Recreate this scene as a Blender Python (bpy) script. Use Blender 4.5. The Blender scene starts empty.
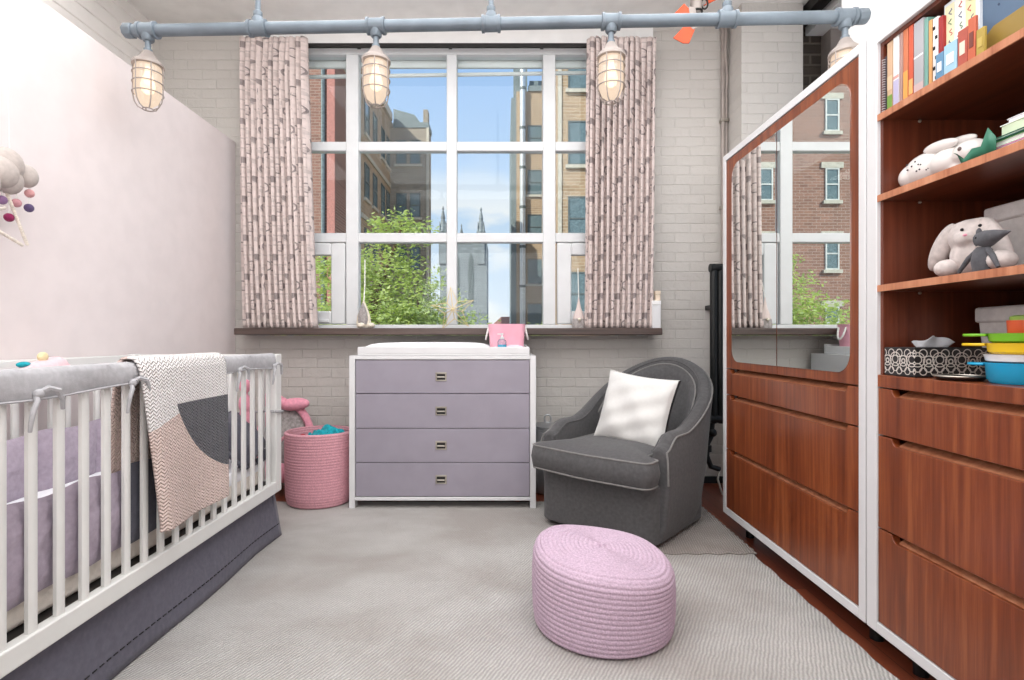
import bpy, bmesh, math, random
from mathutils import Vector, Matrix
random.seed(7)
C = bpy.context.scene.collection
SC = bpy.context.scene
PI = math.pi

def lin(c):
    out = []
    for v in c[:3]:
        v = v / 255.0
        out.append(v / 12.92 if v <= 0.04045 else ((v + 0.055) / 1.055) ** 2.4)
    return (out[0], out[1], out[2], 1.0)

# ------------------------------------------------------------------ camera
F = 524.0
camd = bpy.data.cameras.new('camera'); cam = bpy.data.objects.new('camera', camd); C.objects.link(cam)
camd.sensor_width = 36.0; camd.lens = F / 1024.0 * 36.0
camd.shift_x = 8.0 / 1024.0; camd.shift_y = -1.0 / 1024.0
camd.clip_start = 0.05; camd.clip_end = 600
cam.location = (0, 0, 1.0); cam.rotation_euler = (PI / 2, 0, 0)
SC.camera = cam
def P(px, py, Y):
    """point seen at a pixel of the photograph, Y metres ahead"""
    return Vector(((px - 504.0) / F * Y, Y, 1.0 - (py - 339.0) / F * Y))

# ------------------------------------------------------------------ world, sun, added fill lights, exposure
SC.view_settings.view_transform = 'Standard'
SC.view_settings.look = 'None'
SC.view_settings.gamma = 1.0
SC.view_settings.use_curve_mapping = False
SC.view_settings.exposure = 0.0

wd = bpy.data.worlds.new('sky'); SC.world = wd; wd.use_nodes = True
nt = wd.node_tree; nt.nodes.clear()
def N(tree, kind, **kw):
    n = tree.nodes.new(kind)
    for k, v in kw.items():
        setattr(n, k, v)
    return n
wo = N(nt, 'ShaderNodeOutputWorld'); bg = N(nt, 'ShaderNodeBackground')
tc = N(nt, 'ShaderNodeTexCoord'); sp = N(nt, 'ShaderNodeSeparateXYZ')
nt.links.new(tc.outputs['Generated'], sp.inputs[0])
rp = N(nt, 'ShaderNodeValToRGB')
rp.color_ramp.elements[0].position = 0.0; rp.color_ramp.elements[0].color = lin((232, 240, 250))
rp.color_ramp.elements[1].position = 0.62; rp.color_ramp.elements[1].color = lin((140, 184, 242))
e = rp.color_ramp.elements.new(0.22); e.color = lin((204, 226, 250))
e = rp.color_ramp.elements.new(0.42); e.color = lin((176, 208, 249))
nt.links.new(sp.outputs[2], rp.inputs[0])
mp = N(nt, 'ShaderNodeMapping'); mp.inputs['Scale'].default_value = (5.0, 5.0, 13.0); mp.inputs['Location'].default_value = (2.3, 0.6, 1.15)
nz = N(nt, 'ShaderNodeTexNoise'); nz.inputs['Scale'].default_value = 1.0; nz.inputs['Detail'].default_value = 5.0
nt.links.new(tc.outputs['Generated'], mp.inputs[0]); nt.links.new(mp.outputs[0], nz.inputs['Vector'])
cr = N(nt, 'ShaderNodeValToRGB'); cr.color_ramp.elements[0].position = 0.47; cr.color_ramp.elements[1].position = 0.60
nt.links.new(nz.outputs[0], cr.inputs[0])
fade = N(nt, 'ShaderNodeMapRange'); fade.inputs[1].default_value = 0.34; fade.inputs[2].default_value = 0.22
nt.links.new(sp.outputs[2], fade.inputs[0])
mm = N(nt, 'ShaderNodeMath', operation='MULTIPLY'); nt.links.new(cr.outputs[0], mm.inputs[0]); nt.links.new(fade.outputs[0], mm.inputs[1])
mx = N(nt, 'ShaderNodeMixRGB'); mx.inputs[2].default_value = lin((252, 252, 253))
nt.links.new(mm.outputs[0], mx.inputs[0]); nt.links.new(rp.outputs[0], mx.inputs[1])
nt.links.new(mx.outputs[0], bg.inputs[0]); bg.inputs[1].default_value = 1.0
nt.links.new(bg.outputs[0], wo.inputs[0])

def light(name, kind, loc, rot=(0, 0, 0), power=100, color=(1, 1, 1), **kw):
    d = bpy.data.lights.new(name, kind); d.energy = power; d.color = color
    for k, v in kw.items():
        setattr(d, k, v)
    o = bpy.data.objects.new(name, d); C.objects.link(o); o.location = loc; o.rotation_euler = rot
    return o
sun = light('sun', 'SUN', (-20, -10, 30), power=6.0, color=(1.0, 0.95, 0.86), angle=0.01)
sun.rotation_euler = Vector((0.62, 0.46, -0.62)).to_track_quat('-Z', 'Y').to_euler()
light('ceiling_fill_area', 'AREA', (0.0, 1.15, 3.14), (0, 0, 0), 100, (0.985, 0.99, 1.0), shape='RECTANGLE', size=3.0, size_y=3.6)  # added overhead fill out of view, not a fixture of the room
light('rear_fill_area', 'AREA', (0.0, -2.8, 1.5), (PI / 2 + 0.3, 0, 0), 26, (0.985, 0.99, 1.0), shape='RECTANGLE', size=3.4, size_y=2.4)  # added fill behind the camera; the rear wall has no windows

light('upward_fill_area', 'AREA', (0.0, -0.7, 1.9), (PI / 2 + 0.85, 0, 0), 44, (0.985, 0.99, 1.0), shape='RECTANGLE', size=2.4, size_y=1.6)  # added fill aimed up and forward to brighten ceiling and upper back wall
light('side_bay_fill_area', 'AREA', (-2.2, 1.6, 3.12), (0, 0, 0), 9, (1.0, 0.99, 0.98), shape='RECTANGLE', size=0.35, size_y=2.4)  # added fill to brighten the bay behind the partition, no fixture there

# ------------------------------------------------------------------ mesh helpers
class MB:
    def __init__(s):
        s.v = []; s.f = []; s.uv = None
    def add(s, vs, fs):
        b = len(s.v); s.v += [Vector(v) for v in vs]; s.f += [[b + i for i in f] for f in fs]; return s
    def box(s, x0, x1, y0, y1, z0, z1):
        vs = [(x, y, z) for x in (x0, x1) for y in (y0, y1) for z in (z0, z1)]
        return s.add(vs, [(0, 1, 3, 2), (4, 6, 7, 5), (0, 4, 5, 1), (2, 3, 7, 6), (0, 2, 6, 4), (1, 5, 7, 3)])
    def tube(s, path, r, n=8, closed=False, rs=None):
        path = [Vector(p) for p in path]; m = len(path); rings = []
        up = None
        for i in range(m):
            a = path[i - 1] if (i > 0 or closed) else path[i]
            b = path[(i + 1) % m] if (i < m - 1 or closed) else path[i]
            t = (b - a)
            t = t.normalized() if t.length > 1e-9 else Vector((0, 0, 1))
            if up is None:
                up = Vector((0, 0, 1)) if abs(t.z) < 0.9 else Vector((1, 0, 0))
            sd = t.cross(up)
            if sd.length < 1e-6:
                sd = t.cross(Vector((0.3, 1, 0.2)))
            sd.normalize(); up = sd.cross(t).normalized()
            rr = rs[i] if rs else r
            rings.append([path[i] + (sd * math.cos(2 * PI * k / n) + up * math.sin(2 * PI * k / n)) * rr for k in range(n)])
        vs = [p for g in rings for p in g]; fs = []
        for i in range(m if closed else m - 1):
            j = (i + 1) % m
            for k in range(n):
                l = (k + 1) % n
                fs.append((i * n + k, i * n + l, j * n + l, j * n + k))
        if not closed:
            fs.append(tuple(range(n - 1, -1, -1))); fs.append(tuple((m - 1) * n + k for k in range(n)))
        return s.add(vs, fs)
    def lathe(s, prof, n=32, c=(0, 0, 0), sx=1.0, sy=1.0, cap0=True, cap1=True):
        c = Vector(c); vs = []; fs = []; m = len(prof)
        for r, z in prof:
            for k in range(n):
                a = 2 * PI * k / n
                vs.append(c + Vector((r * sx * math.cos(a), r * sy * math.sin(a), z)))
        for i in range(m - 1):
            for k in range(n):
                l = (k + 1) % n
                fs.append((i * n + k, i * n + l, (i + 1) * n + l, (i + 1) * n + k))
        if cap0: fs.append(tuple(range(n - 1, -1, -1)))
        if cap1: fs.append(tuple((m - 1) * n + k for k in range(n)))
        return s.add(vs, fs)
    def prism(s, poly, axis, a, b):
        """poly: 2D points in the two remaining axes (in x,y,z order), extruded a..b along axis"""
        def mk(p, t):
            q = list(p); q.insert('xyz'.index(axis), t); return q
        n = len(poly)
        vs = [mk(p, a) for p in poly] + [mk(p, b) for p in poly]
        fs = [tuple(range(n)), tuple(range(2 * n - 1, n - 1, -1))]
        for i in range(n):
            j = (i + 1) % n
            fs.append((i, i + n, j + n, j))
        return s.add(vs, fs)
    def ball(s, c, r, nu=16, nv=10, rot=None):
        c = Vector(c); r = Vector(r) if hasattr(r, '__len__') else Vector((r, r, r))
        vs = []; fs = []
        for i in range(1, nv):
            t = PI * i / nv
            for k in range(nu):
                a = 2 * PI * k / nu
                vs.append(Vector((r.x * math.sin(t) * math.cos(a), r.y * math.sin(t) * math.sin(a), r.z * math.cos(t))))
        top = len(vs); vs.append(Vector((0, 0, r.z))); vs.append(Vector((0, 0, -r.z)))
        for i in range(nv - 2):
            for k in range(nu):
                l = (k + 1) % nu
                fs.append((i * nu + k, (i + 1) * nu + k, (i + 1) * nu + l, i * nu + l))
        for k in range(nu):
            l = (k + 1) % nu
            fs.append((top, k, l)); fs.append((top + 1, (nv - 2) * nu + l, (nv - 2) * nu + k))
        if rot is not None:
            vs = [rot @ v for v in vs]
        return s.add([v + c for v in vs], fs)
    def grid(s, fn, nu, nv):
        b = len(s.v); vs = []; fs = []
        for j in range(nv + 1):
            for i in range(nu + 1):
                vs.append(fn(i / nu, j / nv))
        for j in range(nv):
            for i in range(nu):
                a = j * (nu + 1) + i
                fs.append((a, a + 1, a + nu + 2, a + nu + 1))
        return s.add(vs, fs)
    def shifted(s, M):
        s.v = [M @ v for v in s.v]; return s

ORIGIN = {}
def obj(name, mb, m, parent=None, bevel=0.0, seg=2, sub=0, remesh=0.0, solid=0.0, ang=38, world=True, fix=True):
    off = ORIGIN.get(parent.name, Vector()) if (parent is not None and world) else Vector()
    me = bpy.data.meshes.new(name)
    me.from_pydata([tuple(v - off) for v in mb.v], [], mb.f)
    if mb.uv:
        ul = me.uv_layers.new(name='UVMap')
        for lp in me.loops:
            ul.data[lp.index].uv = mb.uv[lp.vertex_index]
    bm = bmesh.new(); bm.from_mesh(me)
    if fix: bmesh.ops.recalc_face_normals(bm, faces=bm.faces)
    lim = math.radians(ang)
    for f in bm.faces: f.smooth = True
    for ed in bm.edges:
        if len(ed.link_faces) == 2 and ed.calc_face_angle(0) > lim: ed.smooth = False
    bm.to_mesh(me); bm.free()
    for q in (m if isinstance(m, (list, tuple)) else [m]): me.materials.append(q)
    o = bpy.data.objects.new(name, me); C.objects.link(o)
    if parent is not None: o.parent = parent
    if parent is not None: ORIGIN[o.name] = off
    if remesh:
        md = o.modifiers.new('remesh', 'REMESH'); md.mode = 'VOXEL'; md.voxel_size = remesh; md.use_smooth_shade = True
        sm = o.modifiers.new('smooth', 'SMOOTH'); sm.iterations = 4; sm.factor = 0.5
    if solid:
        md = o.modifiers.new('solid', 'SOLIDIFY'); md.thickness = solid; md.offset = 0
    if bevel:
        md = o.modifiers.new('bevel', 'BEVEL'); md.width = bevel; md.segments = seg; md.limit_method = 'ANGLE'; md.angle_limit = math.radians(40)
        md.harden_normals = False
    if sub:
        md = o.modifiers.new('sub', 'SUBSURF'); md.levels = sub; md.render_levels = sub
    return o
def tag(o, label, cat, group=None, kind=None):
    if label: o['label'] = label
    if cat: o['category'] = cat
    if group: o['group'] = group
    if kind: o['kind'] = kind
    return o
def thing(name, label, cat, loc, rotz=0.0, group=None):
    o = bpy.data.objects.new(name, None); C.objects.link(o)
    o.empty_display_size = 0.1
    o.location = loc; o.rotation_euler = (0, 0, rotz)
    ORIGIN[o.name] = Vector(loc)
    return tag(o, label, cat, group)
def struct(name, mb, m, parent=None, **kw):
    o = obj(name, mb, m, parent, **kw)
    if parent is None: o['kind'] = 'structure'
    return o
def dup(root, loc=None, rotz=None, label=None):
    r = root.copy(); C.objects.link(r)
    if loc is not None: r.location = loc
    if rotz is not None: r.rotation_euler = (0, 0, rotz)
    if label: r['label'] = label
    for ch in list(root.children):
        c = ch.copy(); C.objects.link(c); c.parent = r
        for g in list(ch.children):
            d = g.copy(); C.objects.link(d); d.parent = c
    return r

# ------------------------------------------------------------------ material helpers
class Mat:
    def __init__(s, name, col=(200, 200, 200), rough=0.6, metal=0.0, spec=0.5):
        s.m = bpy.data.materials.new(name); s.m.use_nodes = True
        s.t = s.m.node_tree; s.b = s.t.nodes['Principled BSDF']
        s.b.inputs['Base Color'].default_value = lin(col); s.b.inputs['Roughness'].default_value = rough
        s.b.inputs['Metallic'].default_value = metal; s.b.inputs['Specular IOR Level'].default_value = spec
        s.h = None
    def n(s, kind, **kw): return N(s.t, kind, **kw)
    def L(s, a, b): s.t.links.new(a, b)
    def math(s, op, a, b=None, c=None):
        n = s.n('ShaderNodeMath', operation=op)
        for i, x in enumerate((a, b, c)):
            if x is None: continue
            if isinstance(x, (int, float)): n.inputs[i].default_value = x
            else: s.L(x, n.inputs[i])
        return n.outputs[0]
    def coords(s, kind='Object'): return s.n('ShaderNodeTexCoord').outputs[kind]
    def mapped(s, scale=(1, 1, 1), rot=(0, 0, 0), kind='Object', loc=(0, 0, 0)):
        m = s.n('ShaderNodeMapping'); m.inputs['Scale'].default_value = scale; m.inputs['Rotation'].default_value = rot; m.inputs['Location'].default_value = loc
        s.L(s.coords(kind), m.inputs[0]); return m.outputs[0]
    def noise(s, vec, scale=5.0, detail=3.0, rough=0.5, dist=0.0):
        n = s.n('ShaderNodeTexNoise'); n.inputs['Scale'].default_value = scale; n.inputs['Detail'].default_value = detail
        n.inputs['Roughness'].default_value = rough; n.inputs['Distortion'].default_value = dist
        s.L(vec, n.inputs['Vector']); return n.outputs[0]
    def wave(s, vec, scale, direction='X', dist=0.0, detail=0.0, profile='SIN'):
        n = s.n('ShaderNodeTexWave', bands_direction=direction, wave_profile=profile)
        n.inputs['Scale'].default_value = scale; n.inputs['Distortion'].default_value = dist; n.inputs['Detail'].default_value = detail
        s.L(vec, n.inputs['Vector']); return n.outputs[1]
    def ramp(s, fac, stops):
        r = s.n('ShaderNodeValToRGB'); els = r.color_ramp.elements
        els[0].position, els[0].color = stops[0][0], lin(stops[0][1])
        els[1].position, els[1].color = stops[-1][0], lin(stops[-1][1])
        for p, c in stops[1:-1]:
            q = els.new(p); q.color = lin(c)
        s.L(fac, r.inputs[0]); return r.outputs[0]
    def mix(s, fac, a, b, mode='MIX'):
        n = s.n('ShaderNodeMixRGB', blend_type=mode)
        for i, x in enumerate((fac, a, b)):
            if isinstance(x, (int, float)): n.inputs[i].default_value = x
            elif isinstance(x, tuple): n.inputs[i].default_value = lin(x)
            else: s.L(x, n.inputs[i])
        return n.outputs[0]
    def color(s, c): s.L(c, s.b.inputs['Base Color']); return s
    def bump(s, h, strength=0.3, dist=0.01):
        n = s.n('ShaderNodeBump'); n.inputs['Strength'].default_value = strength; n.inputs['Distance'].default_value = dist
        s.L(h, n.inputs['Height'])
        if s.h is not None: s.L(s.h, n.inputs['Normal'])
        s.h = n.outputs[0]; s.L(s.h, s.b.inputs['Normal']); return s

def plain(name, col, rough=0.55, metal=0.0, vary=0.06, spec=0.5):
    q = Mat(name, col, rough, metal, spec)
    v = q.noise(q.coords(), 9.0, 3.0)
    a = tuple(max(0, c * (1 - vary)) for c in col); b = tuple(min(255, c * (1 + vary)) for c in col)
    q.color(q.ramp(v, [(0.35, a), (0.65, b)]))
    return q.m
def fabric(name, col, weave=500.0, rough=0.9, vary=0.08, wrinkle=0.25):
    q = Mat(name, col, rough, 0, 0.2)
    co = q.coords()
    v = q.noise(co, 60.0, 4.0); a = tuple(c * (1 - vary) for c in col); b = tuple(min(255, c * (1 + vary)) for c in col)
    q.color(q.ramp(v, [(0.3, a), (0.7, b)]))
    q.bump(q.noise(co, 14.0, 3.0), wrinkle, 0.01)
    q.bump(q.noise(co, weave, 2.0), 0.25, 0.002)
    q.b.inputs['Sheen Weight'].default_value = 0.15
    return q.m
def brick(name, face, mortar, axis='xz', bumpy=0.6, vary=0.1, rough=0.75, row=0.075, wid=0.215, mort=0.012, scale=1.0, dirt=None, rough_bump=0.7):
    q = Mat(name, face, rough)
    co = q.coords(); sx = q.n('ShaderNodeSeparateXYZ'); q.L(co, sx.inputs[0]); cb = q.n('ShaderNodeCombineXYZ')
    q.L(sx.outputs['XYZ'.index(axis[0].upper())], cb.inputs[0]); q.L(sx.outputs['XYZ'.index(axis[1].upper())], cb.inputs[1])
    wob = q.n('ShaderNodeTexNoise'); wob.inputs['Scale'].default_value = 3.0; q.L(cb.outputs[0], wob.inputs['Vector'])
    off = q.n('ShaderNodeVectorMath', operation='SCALE'); q.L(wob.outputs['Color'], off.inputs[0]); off.inputs['Scale'].default_value = 0.012 * scale
    ad = q.n('ShaderNodeVectorMath', operation='ADD'); q.L(cb.outputs[0], ad.inputs[0]); q.L(off.outputs[0], ad.inputs[1])
    bt = q.n('ShaderNodeTexBrick'); bt.inputs['Scale'].default_value = 1.0; bt.inputs['Brick Width'].default_value = wid; bt.inputs['Row Height'].default_value = row
    bt.inputs['Mortar Size'].default_value = mort; bt.inputs['Mortar Smooth'].default_value = 0.6
    bt.inputs['Color1'].default_value = lin(face); bt.inputs['Color2'].default_value = lin(tuple(min(255, c * (1 - vary)) for c in face)); bt.inputs['Mortar'].default_value = lin(mortar)
    q.L(ad.outputs[0], bt.inputs['Vector'])
    v = q.noise(co, 4.0, 5.0, 0.6); col = q.mix(q.math('MULTIPLY', v, 0.5), bt.outputs[0], tuple(c * (1 - vary * 1.6) for c in face))
    if dirt: col = q.mix(q.math('MULTIPLY', q.math('SMOOTHSTEP', 0.52, 0.7, q.noise(co, 2.2, 6.0, 0.7)) if False else q.noise(co, 1.7, 6.0, 0.7), 0.55), col, dirt)
    q.color(col)
    inv = q.math('SUBTRACT', 1.0, bt.outputs['Fac'])
    h = q.math('ADD', inv, q.math('MULTIPLY', q.noise(co, 26.0 if rough_bump < 1 else 14.0, 6.0, 0.7), rough_bump))
    q.bump(h, bumpy, 0.012 * scale)
    return q.m
def wood(name, dark, mid, lightc, axis='z', rough=0.28, scale=1.0):
    q = Mat(name, mid, rough)
    st = {'z': (22, 22, 0.8), 'y': (22, 0.8, 22), 'x': (0.8, 22, 22)}[axis]
    v = q.noise(q.mapped(tuple(k * scale for k in st)), 1.6, 6.0, 0.65, 0.4)
    f = q.noise(q.mapped(tuple(k * scale * 5 for k in st)), 2.0, 4.0, 0.6)
    c = q.ramp(v, [(0.28, dark), (0.5, mid), (0.72, lightc)])
    q.color(q.mix(q.math('MULTIPLY', f, 0.35), c, dark))
    q.bump(f, 0.06, 0.002)
    q.b.inputs['Coat Weight'].default_value = 0.15; q.b.inputs['Coat Roughness'].default_value = 0.2
    return q.m
def emit(name, col, strength):
    q = Mat(name, col); q.b.inputs['Emission Color'].default_value = lin(col); q.b.inputs['Emission Strength'].default_value = strength
    return q.m
def clear_glass(name, tint=(245, 250, 250), refl=0.9, rough=0.0):
    m = bpy.data.materials.new(name); m.use_nodes = True; t = m.node_tree; t.nodes.clear()
    o = N(t, 'ShaderNodeOutputMaterial'); mixs = N(t, 'ShaderNodeMixShader'); tr = N(t, 'ShaderNodeBsdfTransparent'); gl = N(t, 'ShaderNodeBsdfGlossy')
    fr = N(t, 'ShaderNodeFresnel'); fr.inputs[0].default_value = 1.45
    ml = N(t, 'ShaderNodeMath', operation='MULTIPLY'); ml.inputs[1].default_value = refl; t.links.new(fr.outputs[0], ml.inputs[0])
    tr.inputs[0].default_value = lin(tint); gl.inputs[1].default_value = rough
    t.links.new(ml.outputs[0], mixs.inputs[0]); t.links.new(tr.outputs[0], mixs.inputs[1]); t.links.new(gl.outputs[0], mixs.inputs[2]); t.links.new(mixs.outputs[0], o.inputs[0])
    return m

M = {}
M['brick_white'] = brick('painted_brick', (206, 201, 195), (203, 198, 192), 'xz', 0.5, 0.03, mort=0.005, rough_bump=1.6, row=0.067, wid=0.2)
M['brick_side'] = brick('painted_brick_side', (206, 201, 195), (203, 198, 192), 'yz', 0.5, 0.03, mort=0.005, rough_bump=1.6, row=0.067, wid=0.2)
M['brick_dark'] = brick('old_dark_brick', (92, 80, 70), (120, 110, 98), 'xz', 0.9, 0.25)
M['pink_wall'] = plain('pale_pink_paint', (233, 223, 222), 0.6, 0, 0.01)
M['white_wall'] = plain('white_paint', (228, 227, 225), 0.6, 0, 0.01)
M['ceil'] = plain('ceiling_paint', (248, 246, 243), 0.7, 0, 0.015)
M['lintel'] = plain('lintel_white', (244, 243, 241), 0.5, 0, 0.01)
M['frame'] = plain('window_white', (218, 220, 221), 0.35, 0, 0.01)
M['white'] = plain('white_lacquer', (224, 224, 225), 0.3, 0, 0.008)
M['crib_white'] = plain('crib_white', (226, 226, 223), 0.35, 0, 0.01)
M['sill'] = wood('dark_sill', (52, 40, 36), (84, 68, 62), (104, 88, 80), 'x', 0.5)
M['glass'] = clear_glass('window_glass', (250, 253, 253), 0.35)
M['wal'] = wood('red_walnut', (92, 41, 20), (136, 68, 36), (172, 99, 56), 'z', 0.3)
M['wal_edge'] = wood('walnut_edge', (160, 96, 66), (196, 132, 98), (214, 154, 120), 'z', 0.35)
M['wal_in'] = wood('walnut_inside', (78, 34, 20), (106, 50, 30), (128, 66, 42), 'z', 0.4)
M['wal_y'] = wood('walnut_shelf', (80, 36, 22), (112, 56, 34), (136, 74, 48), 'y', 0.35)
mq = Mat('mirror_silver', (236, 240, 238), 0.004, 1.0); M['mirror'] = mq.m
M['steel'] = plain('blue_grey_pipe', (116, 127, 136), 0.42, 0.3, 0.05)
M['nickel'] = plain('aged_nickel', (172, 166, 156), 0.35, 0.85, 0.1)
M['dark_metal'] = plain('dark_metal', (40, 38, 37), 0.45, 0.4, 0.1)
M['black_iron'] = plain('black_iron', (22, 24, 24), 0.45, 0.2, 0.1)
M['lav'] = plain('lavender_paint', (154, 148, 160), 0.42, 0, 0.015)
M['charcoal'] = fabric('charcoal_tweed', (86, 85, 86), 420, 0.95, 0.07, 0.06)
M['piping'] = fabric('grey_piping', (126, 124, 122), 400, 0.9, 0.05, 0.05)
M['cushion_white'] = fabric('white_linen', (218, 217, 214), 500, 0.9, 0.01, 0.12)
M['black_cord'] = fabric('black_cord', (26, 26, 28), 400, 0.8, 0.05, 0.05)
M['mattress'] = fabric('cream_mattress', (232, 224, 214), 300, 0.9, 0.03, 0.3)
M['sheet'] = fabric('white_sheet', (246, 246, 250), 300, 0.9, 0.01, 0.3)
M['bumper'] = fabric('lavender_linen', (166, 154, 168), 400, 0.92, 0.05, 0.9)
M['bumper_dark'] = fabric('slate_linen', (88, 88, 98), 400, 0.92, 0.06, 0.7)
M['skirt'] = fabric('slate_skirt', (98, 96, 108), 450, 0.92, 0.05, 0.4)
M['cover'] = fabric('grey_jersey', (176, 175, 178), 500, 0.92, 0.05, 0.4)
M['blush'] = fabric('blush_quilt', (226, 204, 198), 300, 0.95, 0.03, 0.2)
M['rope_white'] = fabric('white_rope', (240, 238, 232), 400)
M['teal_cloth'] = fabric('teal_cloth', (34, 164, 178), 300, 0.9, 0.12, 0.9)
M['plush_grey'] = fabric('grey_plush', (158, 152, 150), 120, 1.0, 0.14, 0.6)
M['plush_pink'] = fabric('pink_plush', (232, 158, 176), 160, 1.0, 0.05, 0.4)
M['plush_white'] = fabric('oatmeal_plush', (206, 196, 192), 140, 1.0, 0.06, 0.5)
M['felt_dark'] = fabric('dark_grey_felt', (84, 84, 88), 200, 1.0, 0.1, 0.3)
M['felt_cream'] = fabric('cream_felt', (234, 224, 206), 200, 1.0, 0.05, 0.3)
M['cream_beads'] = fabric('cream_beads', (226, 216, 204), 300)
M['orange'] = plain('orange_enamel', (206, 74, 18), 0.4, 0, 0.04)
M['taupe'] = plain('taupe_metal', (160, 150, 144), 0.5, 0.2, 0.05)
M['storage'] = fabric('white_canvas', (232, 230, 228), 300, 0.95, 0.03, 0.3)

def coil(name, col, axis_angle=0.0):
    q = Mat(name, col, 0.92, 0, 0.2); co = q.coords()
    v = q.noise(co, 160.0, 3.0)
    q.color(q.ramp(v, [(0.3, tuple(c * 0.90 for c in col)), (0.7, tuple(min(255, c * 1.05) for c in col))]))
    vor = q.n('ShaderNodeTexVoronoi'); vor.inputs['Scale'].default_value = 210.0; q.L(co, vor.inputs['Vector'])
    q.bump(vor.outputs[0], 0.35, 0.003)
    return q.m
M['pouf'] = coil('lilac_rope', (200, 176, 194))
M['basket'] = coil('pink_rope', (216, 160, 170))

# quilted three-colour blanket
q = Mat('quilted_blanket', (230, 220, 216), 0.95, 0, 0.2)
co = q.coords(); s3 = q.n('ShaderNodeSeparateXYZ'); q.L(co, s3.inputs[0]); by, bz = s3.outputs[1], s3.outputs[2]
dy = q.math('SUBTRACT', by, 2.03); dz = q.math('SUBTRACT', bz, 0.785)
r2 = q.math('ADD', q.math('POWER', q.math('ABSOLUTE', q.math('DIVIDE', dy, 0.30)), 1.32), q.math('POWER', q.math('ABSOLUTE', q.math('DIVIDE', dz, 0.27)), 1.32))
disc = q.math('MULTIPLY', q.math('LESS_THAN', r2, 1.0), q.math('LESS_THAN', dz, 0.0))
low = q.math('LESS_THAN', q.math('ADD', bz, q.math('MULTIPLY', by, -0.26)), 0.301)
outside = q.math('GREATER_THAN', s3.outputs[0], -1.125)
low = q.math('MULTIPLY', low, q.math('LESS_THAN', bz, 0.782)); low = q.math('MAXIMUM', low, q.math('SUBTRACT', 1.0, outside)); disc = q.math('MULTIPLY', disc, outside)
colr = q.mix(low, (240, 236, 234), (228, 206, 198)); colr = q.mix(disc, colr, (112, 112, 116)); q.color(colr)
zig = q.math('ABSOLUTE', q.math('SUBTRACT', q.math('FRACT', q.math('MULTIPLY', by, 42.0)), 0.5))
wv = q.math('SINE', q.math('MULTIPLY', q.math('ADD', bz, q.math('MULTIPLY', zig, 0.020)), 2 * PI / 0.0115))
q.bump(wv, 0.7, 0.006); M['blanket'] = q.m

# printed curtain cloth: rows of cups, rings and dashes (UV in metres)
q = Mat('printed_curtain', (214, 196, 192), 0.92, 0, 0.2)
uvc = q.coords('UV'); s3 = q.n('ShaderNodeSeparateXYZ'); q.L(uvc, s3.inputs[0]); u, v = s3.outputs[0], s3.outputs[1]
col0 = q.ramp(q.noise(uvc, 40.0, 3.0), [(0.3, (208, 193, 188)), (0.7, (224, 209, 204))])
def cell(du, dv, ou=0.0, ov=0.0):
    colid = q.math('FLOOR', q.math('ADD', q.math('DIVIDE', u, du), ou))
    if dv > 0.1: ov = q.math('ADD', q.math('MULTIPLY', colid, 0.5), ov)
    return (q.math('SUBTRACT', q.math('FRACT', q.math('ADD', q.math('DIVIDE', u, du), ou)), 0.5),
            q.math('SUBTRACT', q.math('FRACT', q.math('ADD', q.math('DIVIDE', v, dv), ov)), 0.5))
a, b = cell(0.13, 0.26)
ax = q.math('MULTIPLY', a, 0.13); bx_ = q.math('MULTIPLY', b, 0.26)
rr = q.math('ADD', q.math('MULTIPLY', ax, ax), q.math('MULTIPLY', bx_, bx_))
cup = q.math('MULTIPLY', q.math('LESS_THAN', rr, 0.036 ** 2), q.math('LESS_THAN', bx_, 0.006))
a, b = cell(0.13, 0.26, 0.5, 0.28)
ax = q.math('MULTIPLY', a, 0.13); bx_ = q.math('MULTIPLY', b, 0.26)
rr = q.math('SQRT', q.math('ADD', q.math('MULTIPLY', ax, ax), q.math('MULTIPLY', q.math('MULTIPLY', bx_, bx_), 0.7)))
ring = q.math('LESS_THAN', q.math('ABSOLUTE', q.math('SUBTRACT', rr, 0.026)), 0.0035)
a, b = cell(0.043, 0.065, 0.1, 0.5)
dash = q.math('MULTIPLY', q.math('LESS_THAN', q.math('ABSOLUTE', a), 0.30), q.math('LESS_THAN', q.math('ABSOLUTE', b), 0.075))
a, b = cell(0.065, 0.13, 0.3, 0.2)
rr = q.math('ADD', q.math('POWER', q.math('ABSOLUTE', a), 2.0), q.math('POWER', q.math('MULTIPLY', b, 2.6), 2.0))
leaf = q.math('MULTIPLY', q.math('LESS_THAN', rr, 0.10), 0.6)
mk = q.math('MAXIMUM', q.math('MULTIPLY', cup, 0.72), q.math('MULTIPLY', ring, 0.8)); mk = q.math('MAXIMUM', mk, q.math('MULTIPLY', dash, 0.30)); mk = q.math('MAXIMUM', mk, q.math('MULTIPLY', leaf, 0.4))
mk = q.math('MULTIPLY', mk, q.math('ADD', 0.5, q.math('MULTIPLY', q.noise(uvc, 25.0, 2.0), 0.8)))
q.color(q.mix(mk, col0, (92, 84, 86)))
q.bump(q.noise(uvc, 900.0, 2.0), 0.2, 0.002); M['curtain'] = q.m

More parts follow.
